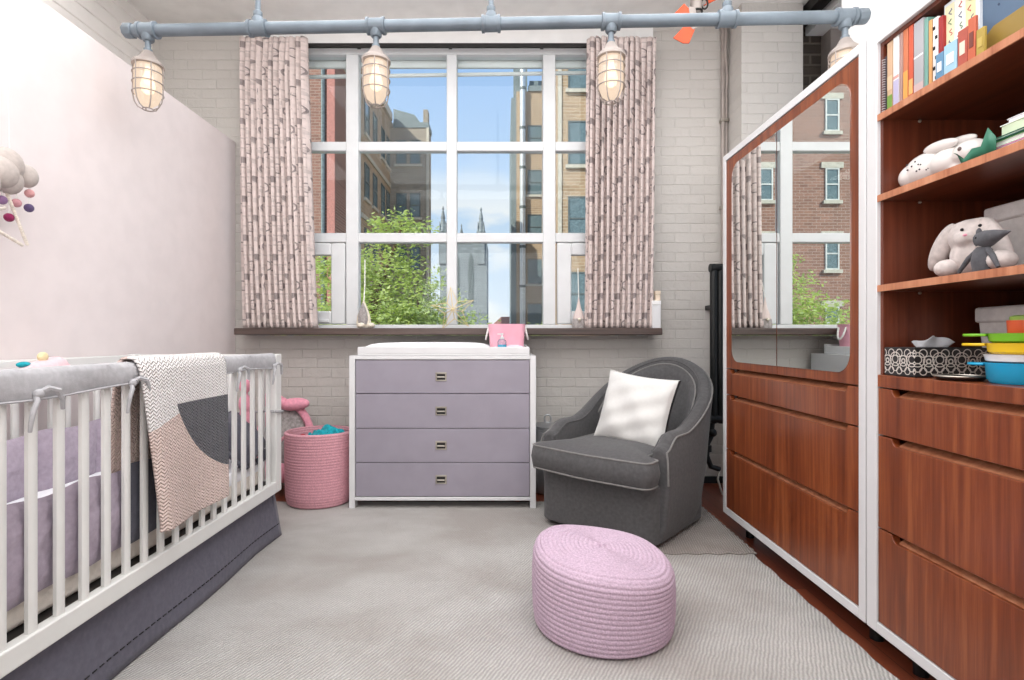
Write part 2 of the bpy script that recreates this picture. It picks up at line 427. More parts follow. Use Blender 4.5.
# floor and rugs
q = Mat('dark_red_floor', (130, 66, 42), 0.3)
mpv = q.mapped((1, 1, 1), (0, 0, PI / 2))
bt = q.n('ShaderNodeTexBrick'); bt.inputs['Scale'].default_value = 1.0; bt.inputs['Brick Width'].default_value = 0.7; bt.inputs['Row Height'].default_value = 0.055
bt.inputs['Mortar Size'].default_value = 0.0015; bt.inputs['Color1'].default_value = lin((150, 78, 52)); bt.inputs['Color2'].default_value = lin((112, 54, 36)); bt.inputs['Mortar'].default_value = lin((30, 15, 10))
q.L(mpv, bt.inputs['Vector'])
q.color(q.mix(q.math('MULTIPLY', q.noise(q.mapped((30, 2, 1)), 2.0, 5.0), 0.6), bt.outputs[0], (90, 42, 28))); M['floor'] = q.m
def rugmat(name, base, dark, ang):
    q = Mat(name, base, 0.95, 0, 0.15); co = q.coords()
    big = q.noise(q.mapped((0.9, 1.3, 1)), 1.5, 5.0, 0.6, 0.25)
    c = q.ramp(big, [(0.36, dark), (0.56, base), (0.72, tuple(min(255, k * 1.08) for k in base))])
    w = q.wave(q.mapped((1, 1, 1), (0, 0, ang)), 27.0, 'X', 3.0, 2.0)
    f = q.noise(q.mapped((150, 110, 1), (0, 0, ang)), 1.0, 3.0, 0.7)
    c = q.mix(q.math('MULTIPLY', q.math('SUBTRACT', 1.0, w), 0.5), c, tuple(k * 0.66 for k in base))
    q.color(q.mix(q.math('MULTIPLY', q.math('SUBTRACT', f, 0.25), 1.0), c, tuple(k * 0.7 for k in base)))
    q.bump(w, 0.5, 0.006); q.bump(f, 0.3, 0.004); return q.m
M['rug'] = rugmat('silver_rug', (204, 201, 197), (181, 174, 168), 0.5)
M['rug2'] = rugmat('taupe_rug', (182, 175, 170), (158, 150, 143), 0.15)
# beadboard
q = Mat('beadboard', (236, 232, 228), 0.5); w = q.wave(q.mapped((1, 1, 1)), 3.4, 'Z', 0, 0, 'SAW'); q.bump(w, 0.8, 0.02); M['bead'] = q.m
M['bead'] = plain('bead_paint', (240, 236, 232), 0.5, 0, 0.01)

# ------------------------------------------------------------------ ROOM SHELL
WY = 3.65
CEIL = 3.2
struct('floor', MB().box(-2.6, 2.9, -3.0, WY + 0.3, -0.08, 0), M['floor'])
struct('ceiling', MB().box(-2.6, 2.9, -3.0, WY + 0.3, CEIL, CEIL + 0.12), M['ceil'])
WX0, WX1, WZ0, WZ1 = -1.76, 1.0, 1.07, 3.04
wb = MB()
wb.box(-2.45, WX0, WY, WY + 0.3, 0, CEIL); wb.box(WX1, 1.96, WY, WY + 0.3, 0, CEIL); wb.box(WX0, WX1, WY, WY + 0.3, 0, WZ0 - 0.045)
struct('wall_back', wb, M['brick_white'])
struct('trim_1', MB().box(-1.80, 1.03, WY - 0.03, WY + 0.3, 3.035, CEIL), M['lintel'])['label'] = 'white painted lintel over the window'
struct('wall_alcove', MB().box(1.96, 2.9, WY + 0.02, WY + 0.3, 0, CEIL), M['brick_dark'])
struct('wall_pier', MB().box(1.555, 1.957, 3.43, WY, 0, CEIL), M['brick_white'])
struct('wall_left', MB().box(-1.99, -1.87, -3.0, WY, 0, 2.37), M['pink_wall'], bevel=0.004)
bb = [(-2.57, 0.0), (-2.57, CEIL)]
zb = CEIL
while zb > 1.3:
    bb += [(-2.45, zb), (-2.45, zb - 0.075), (-2.458, zb - 0.080), (-2.458, zb - 0.088)]; zb -= 0.093
bb += [(-2.45, zb), (-2.45, 0.0)]
struct('wall_left_far', MB().prism(bb, 'y', -3.0, WY), M['bead'], ang=20)
struct('wall_right', MB().box(1.72, 1.84, -3.0, 2.67, 0, CEIL), M['white_wall'])
struct('wall_right_far', MB().box(2.8, 2.92, 2.67, WY + 0.3, 0, CEIL), M['white_wall'])
struct('wall_rear', MB().box(-2.6, 2.9, -3.12, -3.0, 0, CEIL), M['white_wall'])
struct('gap_shade_strip', MB().box(1.98, 2.06, 2.68, WY, 3.13, CEIL), M['dark_metal'])  # solid strip coloured dark for the shade in the gap beside the beam
struct('trim_3', MB().box(2.10, 2.42, 2.68, WY, 3.11, CEIL), M['lintel'])
bp = MB().box(1.24, 2.7, WY - 0.02, WY, 0, 0.045).box(0.2, 1.24, WY - 0.02, WY, 0, 0.045)
struct('baseboard_back', bp, M['black_iron'])
struct('trim_4', MB().box(2.22, 2.32, WY - 0.09, WY + 0.02, 0, CEIL), M['taupe'])

# ------------------------------------------------------------------ WINDOW
win = bpy.data.objects.new('window_1', None); C.objects.link(win); win['kind'] = 'structure'; win.location = (0, 3.68, 1.07); ORIGIN['window_1'] = Vector((0, 3.68, 1.07))
fy0, fy1 = 3.655, 3.735
cols = [WX0, -1.06, -0.365, 0.316, WX1]; rows = [1.085, 1.709, 2.348, 3.03]
fr = MB()
fr.box(WX0, WX0 + 0.06, fy0, fy1, WZ0, WZ1).box(WX1 - 0.06, WX1, fy0, fy1, WZ0, WZ1)
fr.box(WX0, WX1, fy0, fy1, WZ0 - 0.0, 1.10).box(WX0, WX1, fy0, fy1, 2.985, WZ1)
obj('window_frame', fr, M['frame'], win, bevel=0.004)
for i, x in enumerate(cols[1:4]):
    hw = 0.044 if i != 1 else 0.036
    obj('mullion', MB().box(x - hw, x + hw, fy0, fy1 - 0.01, 1.10, 2.985), M['frame'], win, bevel=0.006)
for z in rows[1:3]:
    obj('transom', MB().box(WX0 + 0.06, WX1 - 0.06, fy0 + 0.008, fy1 - 0.012, z - 0.033, z + 0.033), M['frame'], win, bevel=0.006)
for i in range(4):
    for j in range(3):
        x0, x1 = cols[i] + 0.03, cols[i + 1] - 0.03; z0, z1 = rows[j] + 0.02, rows[j + 1] - 0.02
        if j == 0 and i in (0, 3):
            sx0, sx1, sz0, sz1 = cols[i] + 0.055, cols[i + 1] - 0.05, 1.105, 1.672
            sh = MB(); w = 0.10; d0, d1 = 3.662, 3.715
            sh.box(sx0, sx0 + w, d0, d1, sz0, sz1).box(sx1 - w, sx1, d0, d1, sz0, sz1).box(sx0 + w, sx1 - w, d0, d1, sz0, sz0 + 0.09).box(sx0 + w, sx1 - w, d0, d1, sz1 - 0.085, sz1)
            so = obj('casement_sash', sh, M['frame'], win, bevel=0.008)
            obj('pane', MB().box(sx0 + w - 0.01, sx1 - w + 0.01, 3.69, 3.693, sz0 + 0.08, sz1 - 0.075), M['glass'], so)
            hx = sx1 - 0.16 if i == 0 else sx0 + 0.16
            obj('latch', MB().box(hx - 0.05, hx + 0.05, 3.645, 3.662, sz0 + 0.012, sz0 + 0.03), M['frame'], so, bevel=0.003)
        else:
            obj('pane', MB().box(x0, x1, 3.69, 3.693, z0, z1), M['glass'], win)
obj('shade', MB().box(WX0 + 0.03, WX1 - 0.03, 3.745, 3.76, 2.94, 3.04), M['lintel'], win)
hb = MB(); hb.tube([(-1.73, 3.76, 2.875), (0.97, 3.76, 2.915)], 0.014, 8); obj('shade_bar', hb, M['lintel'], win)
struct('trim_5', MB().box(-1.775, 1.042, 3.44, 3.70, 1.027, 1.072), M['sill'], bevel=0.006)['label'] = 'dark wooden window sill'

# curtain rail and curtains
t = thing('curtain_rail', 'dark curtain track running along the window head', 'curtain rail', (-0.37, 3.54, 3.0))
obj('rail', MB().box(-1.77, 1.03, 3.585, 3.605, 2.998, 3.026), M['dark_metal'], t, bevel=0.003)
for x in (-1.0, -0.37, 0.26):
    obj('bracket', MB().box(x - 0.012, x + 0.012, 3.605, 3.622, 3.002, 3.022), M['dark_metal'], t)
def curtain(name, label, top, bot, folds, seed, group):
    rnd = random.Random(seed); nu, nv = folds * 14, 60
    ph = [rnd.uniform(-0.5, 0.5) for _ in range(folds + 2)]; am = [rnd.uniform(0.75, 1.25) for _ in range(folds + 2)]
    z0, z1 = 1.076, 3.028
    mb = MB(); uv = []
    W = abs(top[1] - top[0])
    for j in range(nv + 1):
        tv = j / nv; z = z0 + (z1 - z0) * tv
        for i in range(nu + 1):
            tu = i / nu
            f = tu * folds; k = int(min(f, folds - 1e-6)); ff = f - k
            p = ph[k] * (1 - ff) + ph[k + 1] * ff; A = am[k] * (1 - ff) + am[k + 1] * ff
            s = math.sin(2 * PI * (f + 0.25 * p * (1 - tv * 0.4)))
            gather = math.sin(2 * PI * (2 * f + p)) * 0.010 * max(0, (tv - 0.86) / 0.14)
            amp = 0.037 * A * (1 - 0.55 * max(0, (tv - 0.86) / 0.14))
            e0 = bot[0] + (top[0] - bot[0]) * tv ** 0.7; e1 = bot[1] + (top[1] - bot[1]) * tv ** 0.7
            x = e0 + (e1 - e0) * tu + 0.014 * math.sin(4 * PI * f + p * 3 + tv * 1.5)
            mb.v.append(Vector((x, 3.530 + amp * s + gather - 0.01 * (1 - tv), z))); uv.append((tu * W * 2.1, z))
    for j in range(nv):
        for i in range(nu):
            a = j * (nu + 1) + i; mb.f.append([a, a + 1, a + nu + 2, a + nu + 1])
    mb.uv = uv
    tt = thing(name, label, 'curtain', ((bot[0] + bot[1]) / 2, 3.555, 1.076), group=group)
    obj('cloth', mb, M['curtain'], tt, solid=0.003, ang=80)
    obj('heading_tape', MB().box(top[0] + 0.02, top[1] - 0.02, 3.572, 3.580, 2.985, 3.02), M['dark_metal'], tt)
curtain('curtain', 'pink-grey printed pleated curtain drawn to the crib side of the window', (-1.785, -1.335), (-1.735, -1.265), 12, 3, None)
curtain('curtain', 'pink-grey printed pleated curtain drawn to the wardrobe side of the window', (0.565, 1.02), (0.545, 0.985), 12, 11, None)

# ------------------------------------------------------------------ RUGS
def rug_mesh(x0, x1, y0, y1, th, z=0.0, wob=0.004):
    mb = MB(); n = 60; pts = []
    for i in range(n): pts.append((x0 + wob * math.sin(i * 1.3), y0 + (y1 - y0) * i / n))
    for i in range(n): pts.append((x0 + (x1 - x0) * i / n, y1 + wob * math.sin(i * 1.1)))
    for i in range(n): pts.append((x1 + wob * math.sin(i * 1.7), y1 - (y1 - y0) * i / n))
    for i in range(n): pts.append((x1 - (x1 - x0) * i / n, y0 + wob * math.sin(i * 0.9)))
    return mb.prism(pts, 'z', z, z + th)
tag(obj('area_rug', rug_mesh(-1.75, 1.15, 0.25, 3.2, 0.008), M['rug'], bevel=0.003), 'large silvery grey woven rug covering the dark wood floor', 'rug')
tag(obj('small_rug', rug_mesh(0.30, 1.165, 2.41, 3.23, 0.009, 0.008, 0.006), M['rug2'], bevel=0.003), 'smaller taupe rug laid over the large rug under the armchair', 'rug')
RZ = 0.0085

# ------------------------------------------------------------------ WARDROBE AND BOOKCASE
FX, BZ = 1.143, 0.1          # front plane of both cabinets; underside of their frames above the floor; cabinets and shelf contents scaled down about the camera, result baked in
def drawer(par, y0, y1, z0, z1, n0, n1, nd=0.0216):
    """drawer front in the plane X = FX, with a scooped finger pull cut in its top edge between n0 and n1"""
    r = 0.0198; poly = [(y0, z0), (y1, z0), (y1, z1)]
    def arc(cx, cz, a0, a1): return [(cx + r * math.cos(a0 + (a1 - a0) * k / 6), cz + r * math.sin(a0 + (a1 - a0) * k / 6)) for k in range(7)]
    if n1 < y1 - 1e-4:
        poly += [(n1 + 0.004, z1)] + arc(n1 - r, z1 - nd + r, 0.0, -PI / 2)
    else:
        poly = [(y0, z0), (y1, z0), (y1, z1 - nd)]
    if n0 > y0 + 1e-4:
        poly += arc(n0 + r, z1 - nd + r, -PI / 2, -PI) + [(n0 - 0.004, z1), (y0, z1)]
    else:
        poly += [(y0, z1 - nd)]
    d = obj('drawer', MB().prism(poly, 'x', FX + 0.003, FX + 0.026), M['wal'], par, bevel=0.0015)
    g = MB(); g.add([(FX + 0.012, n0 + 0.01, z1 - nd - 0.001), (FX + 0.012, n1 - 0.01, z1 - nd - 0.001), (FX + 0.05, n1 - 0.01, z1 - 0.001), (FX + 0.05, n0 + 0.01, z1 - 0.001),
                     (FX + 0.06, n0 + 0.01, z1 - nd - 0.02), (FX + 0.06, n1 - 0.01, z1 - nd - 0.02)], [(0, 1, 2, 3), (0, 4, 5, 1), (2, 5, 4, 3), (0, 3, 4), (1, 5, 2)])
    obj('finger_pull', g, M['wal_edge'], d)
    return d
wr = thing('wardrobe', 'walnut wardrobe in a white frame with two mirrored doors and three drawers', 'wardrobe', (1.413, 2.196, BZ))
Y0, Y1, ZT, BX = 1.6578, 2.736, 1.9504, 1.683
bd = MB(); fw = 0.0324
bd.box(FX, BX, Y0, Y0 + fw, BZ, ZT).box(FX, BX, Y1 - fw, Y1, BZ, ZT).box(FX, BX, Y0 + fw, Y1 - fw, ZT - fw, ZT).box(FX, BX, Y0 + fw, Y1 - fw, BZ, BZ + fw).box(BX - 0.02, BX, Y0 + fw, Y1 - fw, BZ + fw, ZT - fw)
obj('body', bd, M['white'], wr, bevel=0.002)
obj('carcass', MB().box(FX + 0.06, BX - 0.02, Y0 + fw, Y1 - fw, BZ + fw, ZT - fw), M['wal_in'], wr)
ya, yb, ym = Y0 + fw + 0.004, Y1 - fw - 0.004, 2.1969
mz0, mz1, my0, my1, mr = 0.8866, 1.8685, 1.7325, 2.6325, 0.0675
for (d0, d1, side) in ((ya, ym - 0.0015, 0), (ym + 0.0015, yb, 1)):
    d = obj('door', MB().box(FX + 0.003, FX + 0.026, d0, d1, 0.8506, ZT - fw - 0.004), M['wal'], wr, bevel=0.0015)
    def c4(cx, cz, a0): return [(cx + mr * math.cos(a0 + PI / 2 * k / 8), cz + mr * math.sin(a0 + PI / 2 * k / 8)) for k in range(9)]
    if side == 0:
        poly = [(ym - 0.003, mz1)] + [(p[0], p[1]) for p in c4(my0 + mr, mz1 - mr, PI / 2)] + c4(my0 + mr, mz0 + mr, PI) + [(ym - 0.003, mz0)]
    else:
        poly = [(ym + 0.003, mz0)] + c4(my1 - mr, mz0 + mr, -PI / 2) + c4(my1 - mr, mz1 - mr, 0) + [(ym + 0.003, mz1)]
    obj('mirror', MB().prism(poly, 'x', FX + 0.0005, FX + 0.004), M['mirror'], d, ang=20)
for z0, z1 in ((0.7183, 0.8452), (0.4402, 0.7138), (0.136, 0.4357)):
    drawer(wr, ya, yb, z0, z1, ya + 0.054, yb - 0.045)

bc = thing('bookcase', 'walnut bookcase in a white frame with open shelves above three drawers', 'bookcase', (1.413, 1.08, BZ))
B0, B1, bf = 0.558, 1.6524, 0.045
bd = MB()
bd.box(FX, BX, B0, B0 + bf, BZ, ZT).box(FX, BX, B1 - bf, B1, BZ, ZT).box(FX, BX, B0 + bf, B1 - bf, ZT - bf, ZT).box(FX, BX, B0 + bf, B1 - bf, BZ, 0.1324)
obj('body', bd, M['white'], bc, bevel=0.002)
il = MB(); il.box(FX + 0.012, BX - 0.02, B1 - bf - 0.012, B1 - bf, 0.892, ZT - bf).box(FX + 0.012, BX - 0.02, B0 + bf, B0 + bf + 0.012, 0.892, ZT - bf).box(BX - 0.03, BX - 0.004, B0 + bf, B1 - bf, 0.1324, ZT - bf).box(FX + 0.012, BX - 0.03, B0 + bf + .012, B1 - bf - .012, ZT - bf - 0.012, ZT - bf)
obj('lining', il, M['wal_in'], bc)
sb0, sb1 = B0 + bf, B1 - bf
S1, S2, S3, S4 = 1.6858, 1.4392, 1.1638, 0.8911
for z in (S1, S2, S3):
    s = obj('shelf', MB().box(FX + 0.004, BX - 0.03, sb0 + 0.012, sb1 - 0.012, z - 0.019, z), M['wal_y'], bc)
    obj('shelf_edge', MB().box(FX + 0.001, FX + 0.006, sb0 + 0.001, sb1 - 0.001, z - 0.0195, z + 0.0005), M['wal_edge'], s)
    obj('shelf_pin', MB().ball((FX + 0.12, sb1 - 0.016, z - 0.024), 0.005, 8, 6), M['nickel'], s)
obj('counter', MB().box(FX + 0.002, BX - 0.03, sb0 + 0.001, sb1 - 0.001, S4 - 0.038, S4), M['wal'], bc, bevel=0.002)
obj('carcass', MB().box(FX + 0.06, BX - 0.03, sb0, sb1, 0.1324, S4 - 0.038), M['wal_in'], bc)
for z0, z1 in ((0.7093, 0.8497), (0.4258, 0.7048), (0.136, 0.4213)):
    drawer(bc, sb0 + 0.003, sb1 - 0.003, z0, z1, sb0 + 0.054, sb1 - 0.0585)

def cabinet_feet(par, y0, y1):
    for x in (FX + 0.10, BX - 0.09):
        for y in (y0, y1): obj('foot', MB().lathe([(0.02, 0.0), (0.02, BZ)], 14, (x, y, 0)), M['black_iron'], par)
cabinet_feet(wr, Y0 + 0.09, Y1 - 0.09); cabinet_feet(bc, B0 + 0.09, B1 - 0.09)

# ------------------------------------------------------------------ DRESSER
DY, DB = 3.07, 3.585
dx0, dx1, DT = -0.908, 0.187, 0.902
dr = thing('dresser', 'lavender four-drawer dresser with a white frame under the window', 'dresser', ((dx0 + dx1) / 2, 3.34, RZ))
pw = 0.034
bd = MB()
bd.box(dx0, dx0 + pw, DY, DB, 0.05, DT).box(dx1 - pw, dx1, DY, DB, 0.05, DT).box(dx0 + pw, dx1 - pw, DY, DB, DT - 0.022, DT).box(dx0 + pw, dx1 - pw, DY, DB, 0.053, 0.073).box(dx0 + pw, dx1 - pw, DB - 0.02, DB, 0.073, DT - 0.022)
obj('body', bd, M['white'], dr, bevel=0.002)
tan = plain('tan_wood', (196, 164, 122), 0.5)
for x in (dx0, dx1 - pw):
    obj('leg', MB().box(x, x + pw, DY, DY + 0.06, RZ, 0.05), M['white'], dr)
    xx = x + (0.012 if x == dx0 else -0.012)
    obj('leg', MB().box(xx, xx + 0.05 if x == dx0 else xx + pw, DB - 0.2, DB - 0.14, 0.0 + (0.0 if DB > 3.3 else 0), 0.053), tan, dr)
zz = [0.076, 0.276, 0.476, 0.680, 0.878]
for k in range(4):
    z0, z1 = zz[k] + 0.002, zz[k + 1] - 0.002
    d = obj('drawer', MB().box(dx0 + pw + 0.003, dx1 - pw - 0.003, DY + 0.004, DY + 0.024, z0, z1), M['lav'], dr, bevel=0.0015)
    cx = P(441, 0, DY).x; cz = (z0 + z1) / 2
    h = MB(); w_, h_ = 0.033, 0.026
    h.box(cx - w_, cx + w_, DY, DY + 0.006, cz + h_ - 0.010, cz + h_).box(cx - w_, cx + w_, DY, DY + 0.006, cz - h_, cz - h_ + 0.008).box(cx - w_, cx - w_ + 0.009, DY, DY + 0.006, cz - h_ + 0.008, cz + h_ - 0.010).box(cx + w_ - 0.009, cx + w_, DY, DY + 0.006, cz - h_ + 0.008, cz + h_ - 0.010)
    hh = obj('handle', h, M['nickel'], d, bevel=0.0015)
    obj('handle_cup', MB().box(cx - w_ + 0.008, cx + w_ - 0.008, DY + 0.001, DY + 0.005, cz - h_ + 0.007, cz + h_ - 0.009), M['dark_metal'], hh)
    obj('handle_bar', MB().tube([(cx - 0.022, DY - 0.004, cz - 0.002), (cx + 0.022, DY - 0.004, cz - 0.002)], 0.005, 8), M['nickel'], hh)
# changing tray
tx0, tx1, ty0, ty1 = -0.860, 0.150, 3.075, 3.5
tr = MB(); tz = DT + 0.001
tr.box(tx0, tx1, ty0, ty1, tz, tz + 0.012).box(tx0, tx1, ty0, ty0 + 0.014, tz + .012, tz + 0.05).box(tx0, tx1, ty1 - 0.014, ty1, tz + .012, tz + 0.062).box(tx0, tx0 + 0.014, ty0 + .014, ty1 - .014, tz + .012, tz + 0.05).box(tx1 - 0.014, tx1, ty0 + .014, ty1 - .014, tz + .012, tz + 0.05).box(-0.06, -0.046, ty0 + .014, ty1 - .014, tz + .012, tz + 0.05)
tag(obj('changing_tray', tr, M['white'], bevel=0.003), 'white changing tray set on top of the lavender dresser', 'tray')
def cushion(cx, cy, z, sx, sy, h, n=24, dip=0.0):
    mb = MB()
    def fn(sign):
        def g(u, v):
            a, b = 2 * u - 1, 2 * v - 1
            t = max(0, (1 - abs(a) ** 5)) ** 0.5 * max(0, (1 - abs(b) ** 5)) ** 0.5
            return Vector((cx + a * sx / 2, cy + b * sy / 2, z + h / 2 + sign * t * h / 2 - (dip * (1 - b * b) * t if sign > 0 else 0)))
        return g
    mb.grid(fn(1), n, n); mb.grid(fn(-1), n, n); return mb
tag(obj('changing_pad', cushion(-0.46, 3.30, tz + 0.013, 0.74, 0.345, 0.075, dip=0.018), M['sheet']), 'white contoured changing pad lying in the dresser top tray', 'changing pad')

# caddy and soap
pk = plain('pink_canvas', (240, 176, 192), 0.85, 0, 0.03)
cz0 = tz + 0.013
cd = thing('caddy', 'small pink fabric caddy with white rope handles on the dresser', 'caddy', (0.03, 3.36, cz0))
def rrect(x0, x1, y0, y1, r, n=6):
    out = []
    for (cx, cy, a0) in ((x1 - r, y1 - r, 0), (x0 + r, y1 - r, PI / 2), (x0 + r, y0 + r, PI), (x1 - r, y0 + r, 1.5 * PI)):
        for k in range(n + 1):
            a = a0 + PI / 2 * k / n; out.append((cx + r * math.cos(a), cy + r * math.sin(a)))
    return out
def tub(x0, x1, y0, y1, r, z0, z1, th=0.006, flare=0.0):
    mb = MB(); cx, cy = (x0 + x1) / 2, (y0 + y1) / 2
    layers = []
    for (ins, z, k) in ((0, z0, 0), (0, z1, 1), (th, z1, 1), (th, z0 + th, 0)):
        f = 1 + flare * k
        layers.append([Vector((cx + (p[0] - cx) * f, cy + (p[1] - cy) * f, z)) for p in rrect(x0 + ins, x1 - ins, y0 + ins, y1 - ins, max(0.004, r - ins))])
    n = len(layers[0]); vs = [p for l in layers for p in l]; fs = []
    for i in range(3):
        for k in range(n):
            fs.append((i * n + k, i * n + (k + 1) % n, (i + 1) * n + (k + 1) % n, (i + 1) * n + k))
    fs.append(tuple(range(n - 1, -1, -1))); fs.append(tuple(3 * n + k for k in range(n)))
    return mb.add(vs, fs)
obj('bag', tub(-0.085, 0.120, 3.27, 3.40, 0.03, cz0, cz0 + 0.178, 0.006, 0.14), pk, cd)
for sx, sg in ((-0.098, -1), (0.134, 1)):
    pts = [Vector((sx + sg * 0.018 * math.sin(PI * k / 10), 3.335 + 0.035 * math.cos(PI * k / 10) * 1.0, cz0 + 0.158 - 0.075 * math.sin(PI * k / 10))) for k in range(11)]
    obj('rope_handle', MB().tube(pts, 0.006, 6), M['rope_white'], cd)
wp = thing('wipes_pack', 'flat lavender wipes pack in front of the pink caddy', 'wipes', (0.06, 3.2, cz0))
obj('packet', cushion(0.06, 3.205, cz0, 0.13, 0.09, 0.045, 12), plain('lilac_film', (214, 204, 226), 0.3, 0, .03), wp)
obj('lid', MB().box(0.03, 0.09, 3.185, 3.225, cz0 + 0.040, cz0 + 0.048), M['white'], wp, bevel=.004)
so = thing('soap_bottle', 'clear pump bottle of blue soap standing before the pink caddy', 'bottle', (-0.012, 3.15, cz0))
sx, sy = -0.012, 3.15
liq = Mat('blue_soap', (96, 196, 230), 0.2)
obj('liquid', MB().lathe([(0.024, cz0 + 0.002), (0.026, cz0 + 0.006), (0.026, cz0 + 0.05)], 20, (sx, sy, 0)), liq.m, so)
obj('bottle', MB().lathe([(0.025, cz0), (0.0275, cz0 + 0.004), (0.0275, cz0 + 0.065), (0.022, cz0 + 0.078), (0.010, cz0 + 0.084)], 20, (sx, sy, 0)), clear_glass('clear_plastic', (240, 248, 250), 0.5, 0.1), so)
pm = MB().lathe([(0.012, cz0 + 0.084), (0.012, cz0 + 0.096), (0.005, cz0 + 0.098), (0.005, cz0 + 0.11), (0.010, cz0 + 0.111), (0.010, cz0 + 0.118)], 14, (sx, sy, 0))
pm.box(sx - 0.028, sx, sy - 0.004, sy + 0.004, cz0 + 0.111, cz0 + 0.117); obj('pump', pm, M['white'], so)

# ------------------------------------------------------------------ CRIB
CX0, CX1, CY0, CY1 = -1.842, -1.112, 1.07, 2.62
cr_ = thing('crib', 'white slatted baby crib along the pale pink wall', 'crib', ((CX0 + CX1) / 2, (CY0 + CY1) / 2, RZ))
pt = 0.036
for x0 in (CX0, CX1 - pt):
    for y0 in (CY0, CY1 - 0.06):
        obj('post', MB().box(x0, x0 + pt, y0, y0 + 0.06, 0.247, 0.926), M['crib_white'], cr_, bevel=0.004)
        fx0 = x0 + (0.06 if x0 < -1.5 else -0.06); fy0_ = y0 + (0.03 if y0 < 2 else -0.03)
        obj('foot', MB().box(fx0, fx0 + 0.034, fy0_, fy0_ + 0.034, RZ, 0.285), M['crib_white'], cr_)
for x0 in (CX0, CX1 - 0.032):
    obj('top_rail', MB().box(x0, x0 + 0.032, CY0 + 0.06, CY1 - 0.06, 0.872, 0.922), M['crib_white'], cr_, bevel=0.006)
    obj('bottom_rail', MB().box(x0, x0 + 0.032, CY0 + 0.06, CY1 - 0.06, 0.247, 0.302), M['crib_white'], cr_, bevel=0.004)
for y0 in (CY0 + 0.01, CY1 - 0.04):
    obj('end_rail', MB().box(CX0 + pt, CX1 - pt, y0, y0 + 0.03, 0.872, 0.924), M['crib_white'], cr_, bevel=0.004)
    obj('end_rail', MB().box(CX0 + pt, CX1 - pt, y0, y0 + 0.03, 0.247, 0.302), M['crib_white'], cr_, bevel=0.004)
def slat(x, y, along):
    mb = MB(); a, b = (0.008, 0.0125) if along == 'y' else (0.0125, 0.008)
    mb.prism([(x + a * c[0], y + b * c[1]) for c in ((1, .6), (.6, 1), (-.6, 1), (-1, .6), (-1, -.6), (-.6, -1), (.6, -1), (1, -.6))], 'z', 0.30, 0.874)
    return obj('slat', mb, M['crib_white'], cr_)
for x in (CX1 - 0.016, CX0 + 0.016):
    y = 1.171
    while y < CY1 - 0.09:
        slat(x, y, 'y'); y += 0.0785
for y in (CY0 + 0.025, CY1 - 0.025):
    for k in range(8): slat(CX0 + 0.085 + k * 0.08, y, 'x')
obj('mattress_support', MB().box(CX0 + 0.034, CX1 - 0.034, CY0 + 0.042, CY1 - 0.042, 0.285, 0.30), M['dark_metal'], cr_)

mt = thing('crib_mattress', 'cream crib mattress with a white fitted sheet inside the white crib', 'mattress', ((CX0 + CX1) / 2, (CY0 + CY1) / 2, 0.301))
obj('mattress_core', MB().box(CX0 + 0.05, CX1 - 0.06, CY0 + 0.06, CY1 - 0.055, 0.301, 0.405), M['mattress'], mt, bevel=0.015, seg=3)
obj('fitted_sheet', MB().box(CX0 + 0.047, CX1 - 0.057, CY0 + 0.057, CY1 - 0.052, 0.36, 0.42), M['sheet'], mt, bevel=0.02, seg=3)
# bumpers
def bumper(parent, a, b, z0, z1, th, m, nrm, puffs, seed):
    """padded panel standing from a to b (xy), quilted into puffs"""
    a, b = Vector((a[0], a[1], 0)), Vector((b[0], b[1], 0)); nr = Vector((nrm[0], nrm[1], 0)); rnd = random.Random(seed)
    ph = rnd.uniform(0, 6)
    mb = MB()
    def side(sg):
        def g(u, v):
            s = math.sin(PI * v) ** 0.5 if 0 < v < 1 else 0
            q = abs(math.sin(PI * puffs * u)) ** 0.5
            t = th * s * (0.12 + 0.88 * q) + 0.006 * math.sin(31 * u + 6 * math.sin(5 * v + ph) + ph) * s
            zz = z0 + (z1 - z0) * v + 0.006 * math.sin(PI * puffs * u * 2 + ph) * (1 if v > 0.5 else -0.6)
            p = a.lerp(b, u) + nr * (t * 0.5 * sg); p.z = zz; return p
        return g
    mb.grid(side(1), 16 * puffs, 14); mb.grid(side(-1), 16 * puffs, 14)
    return obj('bumper_panel', mb, m, parent, ang=60)
bm1 = thing('crib_bumper', 'lavender and slate padded bumper lining the inside of the crib', 'bumper', ((CX0 + CX1) / 2, (CY0 + CY1) / 2, 0.36))
bumper(bm1, (CX0 + 0.068, CY0 + 0.06), (CX0 + 0.068, CY1 - 0.06), 0.40, 0.645, 0.075, M['bumper'], (1, 0), 5, 1)
bumper(bm1, (CX1 - 0.042, CY0 + 0.05), (CX1 - 0.042, 1.60), 0.37, 0.61, 0.030, M['bumper'], (1, 0), 2, 2)
bumper(bm1, (CX1 - 0.042, 1.60), (CX1 - 0.042, 2.02), 0.37, 0.61, 0.030, M['bumper_dark'], (1, 0), 1, 3)['label'] = 'slate grey front bumper panel'
bumper(bm1, (CX0 + 0.09, CY1 - 0.062), (CX1 - 0.10, CY1 - 0.062), 0.40, 0.645, 0.038, M['bumper'], (0, 1), 2, 4)
tb = MB(); tb.tube([(CX1 - 0.10, CY1 - 0.075, 0.645), (CX1 - 0.045, CY1 - 0.07, 0.65), (CX1 + 0.004, CY1 - 0.09, 0.65), (CX1 + 0.008, CY1 - 0.05, 0.645), (CX1 + 0.008, CY1 - 0.01, 0.64)], 0.007, 6)
obj('tie', tb, M['cover'], bm1)
pl = thing('crib_pillow', 'slate grey ruffled cushion in the far front corner of the crib', 'cushion', (-1.24, 2.42, 0.42))
